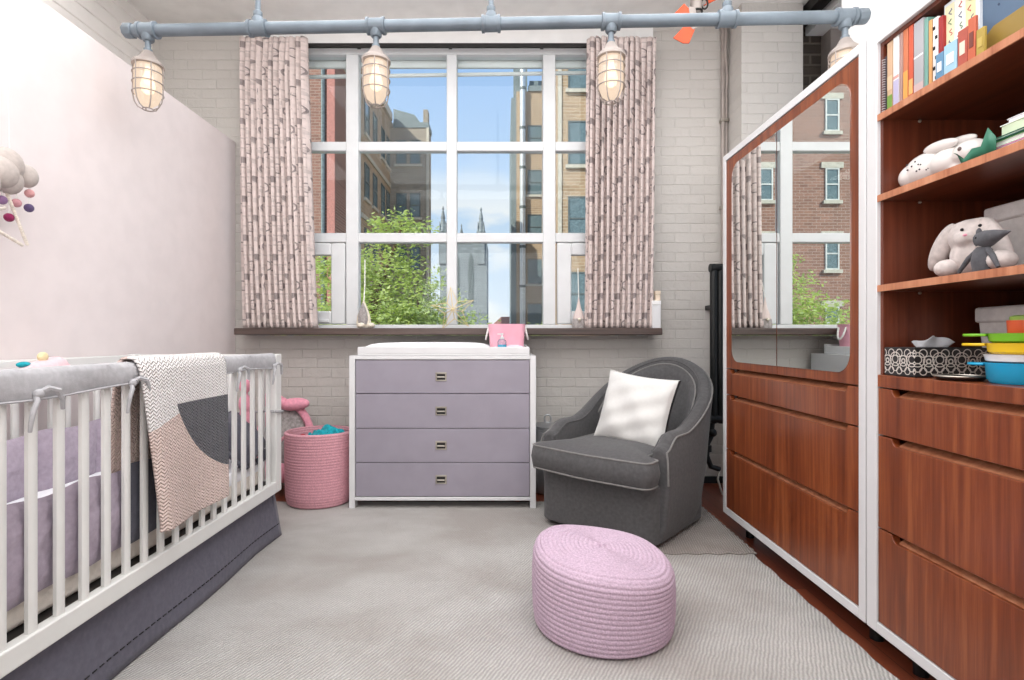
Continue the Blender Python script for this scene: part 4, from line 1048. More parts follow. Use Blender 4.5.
cn = thing('conduit', 'thin grey conduit running down the corner of the brick pier', 'conduit', (1.5, 3.6, 0))
obj('pipe', MB().tube([(1.512, 3.62, 1.1), (1.512, 3.62, CEIL)], 0.013, 10), M['taupe'], cn)
obj('pipe', MB().tube([(1.537, 3.625, 1.1), (1.537, 3.625, 2.7), (1.54, 3.62, 2.8), (1.52, 3.6, 3.0), (1.53, 3.6, CEIL)], 0.010, 10), M['taupe'], cn)
for z in (1.9, 2.5): obj('clip', MB().box(1.495, 1.552, 3.605, 3.645, z, z + 0.02), M['nickel'], cn, bevel=.002)

# ------------------------------------------------------------------ ON THE SILL
SZ = 1.0725
gn = thing('felt_doll', 'grey hooded felt doll with cream feet sitting on the window sill', 'doll', (P(363, 0, 3.55).x, 3.55, SZ))
gx = P(363, 0, 3.55).x
obj('doll_body', MB().lathe([(0.048, 0.005), (0.052, 0.03), (0.045, 0.08), (0.028, 0.13), (0.010, 0.175), (0.002, 0.19)], 20, (gx, 3.57, SZ), sy=0.6), M['felt_cream'], gn)
obj('hood', MB().lathe([(0.030, 0.03), (0.034, 0.06), (0.030, 0.10), (0.018, 0.14), (0.003, 0.172)], 18, (gx, 3.548, SZ), sy=0.7), M['plush_grey'], gn)
for s_ in (-1, 1): obj('foot', MB().ball((gx + 0.03 + s_ * 0.034, 3.515, SZ + 0.019), (0.026, 0.032, 0.019), 14, 8), M['felt_cream'], gn)
obj('hanging_cord', MB().tube([(gx, 3.57, SZ + 0.18), (gx - 0.006, 3.62, SZ + 0.30), (gx - 0.012, 3.645, SZ + 0.48)], 0.004, 6), M['rope_white'], gn)
gx = P(578.5, 0, 3.58).x
gn = thing('felt_gnome', 'small pointed printed fabric gnome on the sill by the wardrobe-side curtain', 'gnome', (gx, 3.57, SZ))
obj('hat', MB().lathe([(0.040, 0.06), (0.034, 0.09), (0.016, 0.14), (0.006, 0.19), (0.002, 0.215)], 18, (gx, 3.57, SZ), sy=0.7), M['curtain'], gn)
obj('gnome_body', MB().lathe([(0.045, 0.0), (0.048, 0.02), (0.044, 0.06), (0.03, 0.075)], 18, (gx, 3.57, SZ), sy=0.7), M['plush_grey'], gn)
obj('nose', MB().ball((gx, 3.532, SZ + 0.06), 0.011, 10, 8), M['felt_cream'], gn)
obj('cord', MB().tube([(gx, 3.57, SZ + 0.21), (gx + 0.004, 3.64, SZ + 0.42)], 0.003, 6), M['rope_white'], gn)
gold = plain('pale_brass_wire', (226, 208, 160), 0.4, 0.3, 0.03)
st_c = P(453, 313.5, 3.57)
st = thing('wire_star', 'pale brass wire star leaning on the window mullion above the dresser', 'star', (st_c.x, 3.57, SZ))
ptsS = []
for k in range(10):
    a = PI / 2 + 2 * PI * k / 10 + 0.12; r_ = 0.155 if k % 2 == 0 else 0.062
    ptsS.append(Vector((st_c.x + r_ * math.cos(a), 3.585, SZ + 0.128 + r_ * math.sin(a))))
for k in range(5):
    obj('star_point', MB().tube([ptsS[2 * k - 1], ptsS[2 * k], ptsS[2 * k + 1]], 0.0035, 6), gold, st)
mb = MB(); cf, cb_ = Vector((st_c.x, 3.55, SZ + 0.128)), Vector((st_c.x, 3.62, SZ + 0.128))
for k in range(5):
    mb.tube([cf, ptsS[2 * k]], 0.003, 6); mb.tube([cf, ptsS[2 * k + 1]], 0.003, 6)
obj('star_struts', mb, gold, st)
b1 = P(655.5, 0, 3.5).x
bx_o = thing('white_box', 'small white box at the wardrobe end of the window sill', 'box', (b1, 3.5, SZ))
obj('box_body', MB().box(b1 - 0.028, b1 + 0.028, 3.475, 3.525, SZ, SZ + 0.155), M['white'], bx_o, bevel=0.003)
obj('lid', MB().box(b1 - 0.030, b1 + 0.030, 3.473, 3.527, SZ + 0.155, SZ + 0.182), M['lintel'], bx_o, bevel=0.003)
cream = plain('cream_card', (228, 210, 188), 0.6)
bx_o = thing('cream_box', 'small cream box on top of the white sill box', 'box', (b1 + 0.006, 3.5, SZ + 0.183))
obj('box_body', MB().box(b1 - 0.004, b1 + 0.028, 3.482, 3.518, SZ + 0.183, SZ + 0.222), cream, bx_o, bevel=0.003)
obj('lid', MB().box(b1 - 0.006, b1 + 0.030, 3.48, 3.52, SZ + 0.222, SZ + 0.248), cream, bx_o, bevel=0.003)

# ------------------------------------------------------------------ CLOUD MOBILE
mo = thing('cloud_mobile', 'taupe felt cloud mobile with coloured felt balls by the pink wall', 'mobile', (-1.76, 1.95, 1.55))
XM = -1.76; Yk = lambda px: XM * F / (px - 504.0)
def MP(px, py): return Vector((XM, Yk(px), 1 - (py - 339.0) / F * Yk(px)))
mb = MB()
for (px, py, r_) in ((-2, 172, 0.055), (6, 164, 0.058), (26, 176, 0.042), (-22, 180, 0.055), (-42, 182, 0.045), (8, 180, 0.05)):
    p = MP(px, py); mb.ball(p + Vector((0.012 if px in (-2, -22) else 0, 0, 0)), (r_ * 0.75, r_, r_), 18, 12)
obj('cloud', mb, fabric('taupe_felt', (190, 180, 174), 200, 1.0, 0.04, 0.3), mo, ang=60)
def ball_at(px, py, col, i):
    p = MP(px, py); b = obj('felt_ball', MB().ball(p, 0.0155, 14, 10), fabric('felt_%d' % i, col, 300, 1.0, 0.06, 0.3), mo)
    b2 = obj('thread', MB().tube([p + Vector((0, 0, 0.015)), Vector((p.x, p.y, MP(10, 182).z))], 0.0012, 5), M['rope_white'], b)
for i, (px, py, col) in enumerate(((29.5, 193.5, (212, 158, 158)), (16.5, 203, (196, 144, 150)), (29, 208, (92, 78, 112)), (2, 200, (134, 104, 140)), (9, 217.5, (134, 42, 82)), (-12, 212, (210, 160, 165)), (-25, 204, (120, 100, 140)))):
    ball_at(px, py, col, i)
def strand(a, b, n=26):
    mb = MB(); a, b = MP(*a), MP(*b)
    for k in range(n + 1): mb.ball(a.lerp(b, k / n), 0.0062, 8, 6)
    return mb
obj('bead_strand', strand((4, 186), (27, 244)), M['cream_beads'], mo); obj('bead_strand', strand((-28, 215), (22, 245)), M['cream_beads'], mo); obj('bead_strand', strand((-28, 215), (4, 208), 16), M['cream_beads'], mo)
obj('hanging_thread', MB().tube([MP(10, 160), MP(10, 160) + Vector((-0.05, 0, 1.55))], 0.0012, 5), M['rope_white'], mo)

# ------------------------------------------------------------------ BOOKS ON THE TOP SHELF
XS = 1.1583
def BY(px, X=XS): return X * F / (px - 504.0)
pages = plain('book_pages', (236, 228, 212), 0.8, 0, 0.03)
def paint(col, r=0.45): return plain('print_%d_%d_%d' % col, col, r, 0, 0.03)
GB = 'picture books on the top shelf'
def book(label, p0, p1, top, col, depth=0.18, marks=(), name='book', z=S1):
    ya, yb_ = BY(p1) + 0.00072, BY(p0) - 0.00072; z0 = z + 0.0009; z1 = z0 + top
    t = thing(name, label, 'book', (XS + depth / 2, (ya + yb_) / 2, z0), group=GB)
    th = min(0.0027, (yb_ - ya) * 0.2); m = paint(col)
    c = MB(); c.box(XS, XS + th, ya, yb_, z0, z1).box(XS + th, XS + depth, ya, ya + th, z0, z1).box(XS + th, XS + depth, yb_ - th, yb_, z0, z1)
    obj('cover', c, m, t, bevel=0.0009)
    obj('page_block', MB().box(XS + th, XS + depth - 0.0036, ya + th, yb_ - th, z0 + 0.0027, z1 - 0.0027), pages, t)
    for (a, b, cc) in marks:
        obj('spine_print', MB().box(XS - 0.00054, XS, ya + 0.00054, yb_ - 0.00054, z0 + (z1 - z0) * a, z0 + (z1 - z0) * b), paint(cc), t)
    return t
t = book('thin dark spiral-bound book at the wardrobe end of the top shelf', 882.3, 886.5, 0.171, (58, 50, 56))
sp_ = MB()
for k in range(22):
    z = S1 + 0.0072 + k * 0.00738; y = (BY(882.3) + BY(886.5)) / 2
    sp_.tube([(XS - 0.0018 + 0.0045 * math.cos(a), y + 0.0045 * math.sin(a), z) for a in [2 * PI * j / 10 for j in range(10)]], 0.00117, 5, True)
obj('spiral_binding', sp_, paint((206, 206, 210)), t)
book('tan book with a green foot beside the spiral-bound book', 887, 892.5, 0.2052, (206, 172, 140), marks=((0.0, 0.22, (120, 160, 70)), (0.3, 0.5, (222, 196, 160))))
book('white book with a lavender foot beside the tan book', 893, 899, 0.2187, (240, 236, 234), marks=((0.0, 0.36, (190, 184, 214)), (0.38, 0.42, (214, 160, 150))))
book('narrow brown-pink book between the white and the orange books', 899.5, 902.6, 0.216, (176, 140, 132))
book('orange book with a yellow foot', 903, 908, 0.2142, (206, 120, 82), marks=((0.0, 0.4, (236, 166, 84)),))
book('vermilion red book beside the orange book', 908.4, 913, 0.2124, (208, 92, 62), marks=((0.05, 0.25, (240, 180, 110)),))
book('thick grey book with a white band', 913.6, 923.5, 0.2034, (176, 176, 180), marks=((0.50, 0.525, (236, 236, 240)), (0.0, 0.14, (206, 180, 180))))
book('slim teal green book beside the grey book', 924, 928, 0.1944, (120, 168, 156))
book('yellow-orange slim book beside the teal book', 928.4, 932, 0.18, (214, 160, 100))
t = book('white-spined book with black dots and a red cover', 932.6, 938, 0.1764, (236, 232, 228))
for k in range(6):
    y = (BY(932.6) + BY(938)) / 2 + (0.0036 if k % 2 else -0.0036)
    obj('dot', MB().box(XS - 0.0009, XS, y - 0.0036, y + 0.0036, S1 + 0.0108 + k * 0.027, S1 + 0.0198 + k * 0.027), M['black_cord'], t)
book('dark red book beside the dotted book', 938.4, 942.6, 0.1692, (158, 38, 40))
# large white boxed book facing the room
def facing(name, label, cat, X, y0, y1, z0, h, th, col, group=None):
    t = thing(name, label, cat, (X + th / 2, (y0 + y1) / 2, z0), group=group)
    obj('cover', MB().box(X, X + th, y0, y1, z0, z0 + h), paint(col), t, bevel=0.0018)
    return t
ya, yb_ = BY(979, 1.17), BY(944, 1.17)
t = facing('boxed_book', 'white boxed book set with three printed columns on its face', 'book', 1.17, ya, yb_, S1 + 0.0009, 0.1998, 0.027, (226, 232, 236), GB)
w_ = (yb_ - ya - 0.0108) / 3
for k, cc in enumerate(((232, 228, 190), (236, 236, 226), (236, 222, 176))):
    y1 = yb_ - 0.0054 - k * w_; y0 = y1 - w_ + 0.0036
    p = obj('printed_panel', MB().box(1.16865, 1.17, y0, y1, S1 + 0.0108, S1 + 0.1908), paint(cc), t)
    r_ = random.Random(k)
    for j in range(6):
        yy = r_.uniform(y0 + 0.0054, y1 - 0.009); z = S1 + 0.027 + j * 0.027
        mb = MB(); mb.tube([(1.1682, yy + 0.0045 * math.sin(q_ * 1.4 + j), z + q_ * 0.00315) for q_ in range(6)], 0.00108, 5)
        obj('squiggle', mb, paint(((186, 60, 60), (70, 120, 80), (80, 90, 130))[(j + k) % 3]), p)
ya, yb_ = BY(1060, 1.179), BY(980.5, 1.179)
t = facing('picture_book', 'large blue picture book facing the room at the end of the top shelf', 'book', 1.179, ya, yb_, S1 + 0.0009, 0.2034, 0.0126, (84, 108, 134), GB)
ym_ = BY(1007, 1.1781)
obj('cap_motif', MB().prism([(ym_ + 0.0288, S1 + 0.1665), (ym_, S1 + 0.1485), (ym_ - 0.0288, S1 + 0.1665), (ym_, S1 + 0.1845)], 'x', 1.17765, 1.179), M['black_cord'], t)
obj('ground_motif', MB().prism([(ya + 0.0027, S1 + 0.0036), (yb_ - 0.0027, S1 + 0.0036), (yb_ - 0.0027, S1 + 0.045), (yb_ - 0.036, S1 + 0.0675), (ya + 0.045, S1 + 0.072), (ya + 0.0027, S1 + 0.045)], 'x', 1.17783, 1.179), paint((150, 124, 58)), t)
r_ = random.Random(4)
for k in range(9):
    y, z = r_.uniform(ya + 0.009, yb_ - 0.009), S1 + r_.uniform(0.09, 0.189)
    obj('fleck', MB().prism([(y - 0.0027, z), (y, z + 0.0036), (y + 0.0027, z), (y, z - 0.0036)], 'x', 1.17774, 1.179), paint((46, 62, 92)), t)
# small board books leaning at the shelf edge
def leaner(label, p0, p1, h, col, X=1.1484, cc=(240, 240, 240)):
    ya, yb_ = BY(p1, X), BY(p0, X); t = thing('board_book', label, 'book', (X, (ya + yb_) / 2, S1 + 0.0009), group='small board books on the top shelf')
    obj('cover', MB().prism([(X, S1 + 0.0009), (X + 0.0072, S1 + 0.0009), (X + 0.0162, S1 + h), (X + 0.009, S1 + h)], 'y', ya, yb_) if False else MB().add(*PRY(X, S1 + 0.0009, h, ya, yb_)), paint(col), t, bevel=0.0009)
    yc, zc = (ya + yb_) / 2, S1 + h * 0.5
    obj('cover_print', MB().add(*PRY(X - 0.0009, S1 + h * 0.3, h * 0.36, yc - (yb_ - ya) * 0.28, yc + (yb_ - ya) * 0.28, 0.00108, 0.00108)), paint(cc), t)
def PRY(X, z0, h, ya, yb_, th=0.0072, dx0=None):
    l = h * 0.1; vs = []
    for y in (ya, yb_):
        vs += [(X + 0, y, z0), (X + th, y, z0), (X + th + l * 0.1, y, z0 + h), (X + l * 0.1, y, z0 + h)]
    return vs, [(0, 1, 2, 3), (7, 6, 5, 4), (0, 4, 5, 1), (1, 5, 6, 2), (2, 6, 7, 3), (3, 7, 4, 0)]
leaner('small sky-blue board book before the dark red book', 935.5, 943, 0.0675, (96, 142, 176))
leaner('small pale blue board book with a white print before the boxed set', 943.6, 956.5, 0.0765, (160, 200, 220))
leaner('small red board book with a pale print before the boxed set', 957.5, 967, 0.09, (176, 84, 68), cc=(236, 214, 196))
leaner('small orange-red board book beside the red one', 967.6, 975, 0.1035, (196, 100, 70), cc=(120, 60, 50))
leaner('small mustard board book before the blue picture book', 976, 984, 0.063, (176, 152, 70), cc=(196, 172, 90))

# ------------------------------------------------------------------ SECOND SHELF
cb = thing('ceramic_bunny', 'white ceramic bunny money box with dark dots lying on the second shelf', 'money box', (1.224, 1.458, S2))
cer = Mat('white_ceramic', (232, 226, 222), 0.2); M['ceramic'] = cer.m
bxX = 1.2168
def bn(px, up): return Vector((bxX, BY(px, bxX), S2 + up))
mb = MB(); mb.ball(bn(928, 0.0477), (0.045, 0.072, 0.0477), 22, 14); mb.ball(bn(917, 0.0396), (0.045, 0.0468, 0.0396), 20, 12); mb.ball(bn(971, 0.0468), (0.036, 0.045, 0.0333), 20, 14); mb.ball(bn(950, 0.0432), (0.0405, 0.054, 0.0396), 18, 12); mb.ball(bn(962, 0.0162), (0.027, 0.045, 0.0153), 14, 8); mb.ball(bn(909, 0.018), 0.0162, 12, 8)
plush('bunny_body', mb, M['ceramic'], cb, 0.0045)
obj('ear', MB().ball(bn(947, 0.09) + Vector((-0.018, 0, 0)), (0.0135, 0.0576, 0.0162), 18, 10, Matrix.Rotation(0.10, 3, 'X')), M['ceramic'], cb)
obj('ear', MB().ball(bn(952, 0.0936) + Vector((0.018, 0, 0)), (0.0126, 0.0558, 0.0162), 18, 10, Matrix.Rotation(0.05, 3, 'X')), M['ceramic'], cb)
obj('eye', MB().ball(bn(973, 0.054) + Vector((-0.0351, 0, 0)), (0.0036, 0.0054, 0.0054), 10, 8), paint((110, 96, 92)), cb)
r_ = random.Random(8)
for k in range(26):
    a, b = r_.uniform(-1.3, 1.2), r_.uniform(0.35, 1.9)
    c = bn(926, 0.0468); d = Vector((-0.0459 * math.sin(b) * math.cos(a), 0.0729 * math.sin(a), 0.0486 * math.cos(b) * math.cos(a)))
    obj('dot', MB().ball(c + d, 0.00252, 8, 6), paint((70, 66, 70)), cb)
# green folded paper crown
green = paint((40, 108, 84))
t = thing('paper_crown', 'dark green zigzag paper crown lying before the ceramic bunny', 'paper crown', (1.161, 1.296, S2 + 0.0009))
def gp(px, up, X=1.1547): return Vector((X, BY(px, X), S2 + up))
mb = MB(); top = [gp(953, 0.0396), gp(964, 0.0126), gp(972, 0.0306), gp(981, 0.027), gp(988, 0.0648), gp(996, 0.036)]
bot = [gp(957, 0.0324), gp(962, 0.0009), gp(972, 0.0009), gp(981, 0.0009), gp(988, 0.0009), gp(996, 0.0009)]
mb.add(top + bot, [(i, i + 1, i + 7, i + 6) for i in range(5)]); obj('crown_band', mb, green, t, solid=0.0018)
mb = MB(); mb.add([v + Vector((0.045, -0.009, 0)) for v in top + bot], [(i, i + 1, i + 7, i + 6) for i in range(5)]); obj('crown_band', mb, green, t, solid=0.0018)
# stack of flat books
GS = 'books stacked flat on the second shelf'
zst = S2 + 0.0009
for (lb, X0, pxa, th, col, edge) in (('pink-edged white book at the bottom of the flat stack on the second shelf', 1.17, 988, 0.0144, (206, 120, 170), (244, 244, 244)), ('green-spined book second from the bottom of the flat stack', 1.1745, 989, 0.0153, (110, 180, 110), (240, 244, 236)), ('dark teal book in the middle of the flat stack', 1.17, 986, 0.0072, (30, 96, 76), (224, 230, 220)), ('white book with a green print near the top of the flat stack', 1.179, 1000, 0.027, (232, 236, 226), (206, 220, 190)), ('small grey book on top of the flat stack', 1.188, 1007, 0.0126, (214, 214, 218), (240, 240, 240))):
    y1 = BY(pxa, X0); t = thing('flat_book', lb, 'book', (X0 + 0.09, y1 - 0.09, zst), group=GS)
    obj('cover', MB().box(X0, X0 + 0.18, y1 - 0.216, y1, zst, zst + 0.00225).box(X0, X0 + 0.18, y1 - 0.216, y1, zst + th - 0.00225, zst + th).box(X0 + 0.1773, X0 + 0.18, y1 - 0.216, y1, zst + 0.00225, zst + th - 0.00225), paint(col), t)
    obj('page_block', MB().box(X0 + 0.0018, X0 + 0.1773, y1 - 0.2133, y1 - 0.0027, zst + 0.00225, zst + th - 0.00225), paint(edge), t)
    zst += th + 0.00054

# ------------------------------------------------------------------ THIRD SHELF
pb = thing('plush_bunny', 'oatmeal plush bunny with long drooping ears sitting on the third shelf', 'plush bunny', (1.224, 1.35, S3 + 0.0009))
XB = 1.2348
def bq(px, up, dx=0.0): X = XB + dx; return Vector((X, BY(px, X), S3 + up))
mb = MB(); mb.ball(bq(975, 0.054), (0.0495, 0.0558, 0.0594), 20, 14); mb.ball(bq(970, 0.1062, -0.009), (0.0432, 0.0504, 0.045), 20, 14); mb.ball(bq(964, 0.0972, -0.0405), (0.0198, 0.027, 0.0198), 14, 10)
mb.ball(bq(971, 0.135, 0.0), (0.027, 0.0675, 0.018), 14, 10)
plush('plush_body', mb, M['plush_white'], pb, 0.0045)
def ear(pts_, rs): return MB().tube(pts_, 0.018, 14, rs=rs)
obj('ear', MB().ball((XB - 0.0135, 1.4598, S3 + 0.09), (0.0198, 0.027, 0.0702), 20, 14, Matrix.Rotation(0.57, 3, 'X')), M['plush_white'], pb)
obj('ear', MB().ball((XB - 0.0135, 1.3005, S3 + 0.072), (0.0216, 0.0288, 0.0792), 20, 14, Matrix.Rotation(-0.45, 3, 'X')), M['plush_white'], pb)
for px_ in (948, 1001):
    obj('paw', MB().ball(bq(px_, 0.0252, -0.045), (0.0324, 0.0288, 0.0243), 16, 10), M['plush_white'], pb)
for px_ in (962, 980):
    obj('eye', MB().ball(bq(px_, 0.1188, -0.0504), 0.00405, 8, 6), M['black_cord'], pb)
obj('nose', MB().ball(bq(965, 0.1008, -0.0603), (0.0036, 0.0063, 0.0036), 8, 6), M['plush_pink'], pb)
fx = thing('felt_fox', 'dark grey felt fox doll sitting against the plush bunny', 'doll', (1.17, 1.242, S3 + 0.0009))
XF = 1.17
def fq(px, up, dx=0.0): return Vector((XF + dx, BY(px, XF), S3 + up))
mb = MB(); mb.tube([fq(983, 0.0018), fq(983, 0.027), fq(983, 0.054), fq(983, 0.0648)], 0.018, 14, rs=[0.0198, 0.0234, 0.018, 0.009]); obj('doll_body', mb, M['felt_dark'], fx)
mb = MB(); mb.tube([fq(978, 0.0747), fq(981, 0.0765), fq(987, 0.0792), fq(996, 0.0828), fq(1006, 0.0846), fq(1011, 0.0855)], 0.018, 14, rs=[0.009, 0.0207, 0.0216, 0.0144, 0.0054, 0.0009]); mb.ball(fq(979, 0.0972), (0.0054, 0.0072, 0.0126), 10, 8)
obj('head', mb, M['felt_dark'], fx)
obj('collar', MB().tube([fq(983, 0.063) + Vector((0.0126 * math.cos(a), 0.0126 * math.sin(a), 0)) for a in [2 * PI * k / 14 for k in range(14)]], 0.0027, 6, True), M['plush_white'], fx)
for s_ in ((979, 972, 963), (987, 996, 1003)):
    obj('arm', MB().tube([fq(s_[0], 0.0558), fq(s_[1], 0.036, -0.009), fq(s_[2], 0.0054, -0.0108)], 0.0063, 10, rs=[0.0072, 0.0063, 0.0045]), M['felt_dark'], fx)
obj('eye', MB().ball(fq(984, 0.0828, -0.0198), 0.0027, 8, 6), M['black_cord'], fx)
def bin_(label, x0, x1, y0, y1, z0, h):
    t = thing('storage_bin', label, 'storage bin', ((x0 + x1) / 2, (y0 + y1) / 2, z0))
    mb = MB(); f_ = 0.0108
    mb.add([(x0 + f_, y0 + f_, z0), (x1 - f_, y0 + f_, z0), (x1 - f_, y1 - f_, z0), (x0 + f_, y1 - f_, z0), (x0, y0, z0 + h), (x1, y0, z0 + h), (x1, y1, z0 + h), (x0, y1, z0 + h)], [(3, 2, 1, 0), (4, 5, 6, 7), (0, 1, 5, 4), (1, 2, 6, 5), (2, 3, 7, 6), (3, 0, 4, 7)])
    obj('bin_body', mb, M['storage'], t, bevel=0.0054)
    mb = MB(); mb.box(x0 - 0.0054, x1 + 0.0054, y0 - 0.0054, y1 + 0.0054, z0 + h - 0.0252, z0 + h + 0.0198)
    obj('lid', mb, M['storage'], t, bevel=0.0072)
bin_('white canvas storage bin behind the plush bunny on the third shelf', 1.35, 1.62, 0.99, 1.467, S3 + 0.0009, 0.18)
bin_('white canvas storage bin behind the stacking pots on the counter', 1.3815, 1.62, 0.972, 1.53, S4 + 0.0009, 0.18)

# ------------------------------------------------------------------ COUNTER
q = Mat('damask_black', (34, 32, 34), 0.4); co = q.coords()
s3 = q.n('ShaderNodeSeparateXYZ'); q.L(co, s3.inputs[0]); ho = q.math('ADD', s3.outputs[0], s3.outputs[1])
def cel(x, d, o=0.0): return q.math('MULTIPLY', q.math('SUBTRACT', q.math('FRACT', q.math('ADD', q.math('DIVIDE', x, d), o)), 0.5), d)
m_ = None
for (d, o, zc, rr, w) in ((0.062, 0, 0.055, 0.020, 0.0022), (0.062, 0, 0.055, 0.011, 0.002), (0.031, 0.5, 0.03, 0.012, 0.002), (0.031, 0.0, 0.075, 0.011, 0.002), (0.062, 0.5, 0.05, 0.015, 0.002), (0.062, 0.25, 0.018, 0.010, 0.002), (0.062, 0.75, 0.018, 0.010, 0.002), (0.062, 0.5, 0.05, 0.006, 0.003)):
    x = cel(ho, d, o); z = q.math('SUBTRACT', s3.outputs[2], zc * 0.9)
    r_ = q.math('SQRT', q.math('ADD', q.math('MULTIPLY', x, x), q.math('MULTIPLY', z, z)))
    k = q.math('LESS_THAN', q.math('ABSOLUTE', q.math('SUBTRACT', r_, rr)), w / 2 + 0.0003); m_ = k if m_ is None else q.math('MAXIMUM', m_, k)
q.color(q.mix(m_, (32, 30, 32), (212, 206, 198))); M['damask'] = q.m
tx = thing('tissue_box', 'black damask patterned tissue box with a tissue on the counter', 'tissue box', (1.26, 1.53, S4 + 0.0009))
obj('box_body', MB().box(1.1529, 1.3635, 1.4724, 1.5876, S4 + 0.0009, S4 + 0.0846), M['damask'], tx, bevel=0.00135)
mb = MB()
def tis(u, v):
    return Vector((1.2042 + 0.09 * u + 0.027 * (u - 0.4) * v, 1.53 + 0.009 * v * math.sin(11 * u + 0.5), S4 + 0.085 + v * (0.0243 + 0.0081 * math.sin(6.0 * u + 4.4) + 0.0027 * math.sin(17 * u))))
mb.grid(tis, 40, 8); obj('tissue', mb, fabric('tissue_paper', (214, 216, 220), 300, 0.9, .02, .5), tx, solid=0.00135)
tr_o = thing('black_tray', 'flat glossy black tray between the tissue box and the stacking pots', 'tray', (1.224, 1.323, S4 + 0.0009))
glossy = plain('gloss_black', (24, 20, 20), 0.12, 0, 0.05)
obj('tray_base', MB().lathe([(0.0018, 0.0), (0.0468, 0.0), (0.0531, 0.0054), (0.0549, 0.0108), (0.0522, 0.0108), (0.0495, 0.0072), (0.0018, 0.0054)], 36, (1.2015, 1.3815, S4 + 0.0009)), glossy, tr_o)
obj('rim', MB().tube([(1.2015 + 0.0549 * math.cos(2 * PI * k / 40), 1.3815 + 0.0549 * math.sin(2 * PI * k / 40), S4 + 0.0117) for k in range(40)], 0.00225, 6, True), M['nickel'], tr_o)
# stacking toy pots with tab handles
GPo = 'stacked toy pots on the counter'
pc = Vector((1.251, 1.2645, 0)); zc = S4 + 0.0009
def pot(label, r, z, h, col, hand, hr=0.0):
    t = thing('toy_pot', label, 'toy pot', (pc.x, pc.y, z), group=GPo); m = plain('toy_%d_%d' % (col[0], col[2]), col, 0.25, 0, 0.01)
    obj('bowl', MB().lathe([(r * 0.3, z), (r * 0.86, z), (r * 0.96, z + h * 0.2), (r, z + h * 0.8), (r * 1.03, z + h), (r * 0.98, z + h), (r * 0.9, z + h * 0.6), (r * 0.3, z + h * 0.55)], 40, (pc.x, pc.y, 0)), m, t)
    if hand:
        L_ = hand; d = Vector((-0.558, 0.702, 0)).normalized(); sd = Vector((d.y, -d.x, 0)); mb = MB(); pl_ = []
        c0 = Vector((pc.x, pc.y, 0)) + d * (r * 0.97)
        for k in range(13):
            a = -PI / 2 + PI * k / 12; pl_.append(c0 + d * (L_ * math.cos(a)) + sd * (0.0324 * math.sin(a)))
        n = len(pl_); zt = z + h * 0.98
        mb.add([Vector((p.x, p.y, zt - 0.0072)) for p in pl_] + [Vector((p.x, p.y, zt)) for p in pl_], [tuple(range(n)), tuple(range(2 * n - 1, n - 1, -1))] + [(i, i + n, (i + 1) % n + n, (i + 1) % n) for i in range(n)])
        obj('tab_handle', mb, m, t, bevel=0.0027)
pot('turquoise toy pot at the bottom of the stack on the counter', 0.0675, zc, 0.0504, (28, 158, 204), 0.036)
pot('white toy bowl nested in the turquoise pot', 0.0693, zc + 0.05085, 0.0198, (238, 240, 242), 0)
pot('yellow toy pot above the white bowl', 0.0648, zc + 0.0711, 0.027, (238, 198, 40), 0.0495)
pot('green toy pot at the top of the pot stack', 0.063, zc + 0.09855, 0.0234, (122, 190, 44), 0.0495)
cpt = thing('toy_cup', 'orange toy cup with a green lid on top of the pot stack', 'toy cup', (pc.x + 0.009, pc.y - 0.0045, zc + 0.1224))
obj('cup', MB().lathe([(0.0216, zc + 0.1125), (0.0234, zc + 0.117), (0.0252, zc + 0.153)], 24, (pc.x - 0.0045, pc.y, 0)), plain('toy_orange', (232, 98, 56), 0.3, 0, .02), cpt)
obj('lid', MB().lathe([(0.0198, zc + 0.15345), (0.0198, zc + 0.162), (0.0108, zc + 0.1656)], 24, (pc.x - 0.0045, pc.y, 0)), plain('toy_lime', (150, 186, 80), 0.3, 0, .02), cpt)

# ------------------------------------------------------------------ OUTSIDE
G0 = -7.0
struct('ground', MB().box(-120, 120, 4.2, 260, G0 - 0.4, G0), plain('asphalt', (120, 118, 116), 0.9))
M['b_red'] = brick('red_brick', (168, 122, 104), (186, 164, 150), 'xz', 0.3, 0.16, 0.85, 0.14, 0.4, 0.018, 3)
M['b_tan'] = brick('tan_brick', (186, 156, 124), (206, 190, 166), 'xz', 0.3, 0.12, 0.85, 0.16, 0.45, 0.02, 3)
M['b_tany'] = brick('tan_brick_side', (186, 156, 124), (206, 190, 166), 'yz', 0.3, 0.12, 0.85, 0.16, 0.45, 0.02, 3)
M['b_brown'] = brick('brown_brick', (172, 158, 140), (170, 162, 150), 'xz', 0.3, 0.14, 0.85, 0.16, 0.45, 0.02, 3)
M['b_browny'] = brick('brown_brick_side', (196, 170, 140), (190, 176, 158), 'yz', 0.3, 0.14, 0.85, 0.16, 0.45, 0.02, 3)
M['stone'] = plain('pale_stone', (196, 188, 172), 0.85, 0, 0.06)
M['gothic'] = brick('gothic_stone', (158, 164, 164), (138, 144, 144), 'xz', 0.4, 0.18, 0.9, 0.5, 1.1, 0.05, 6)
M['far_glass'] = plain('far_glass', (104, 122, 126), 0.12, 0, 0.1)
M['win_dark'] = plain('dark_window_frame', (96, 104, 102), 0.5)
M['win_pale'] = plain('pale_window_frame', (206, 206, 200), 0.5)
M['slate'] = plain('slate_roof', (120, 130, 130), 0.7, 0, 0.1)
WIN = {}
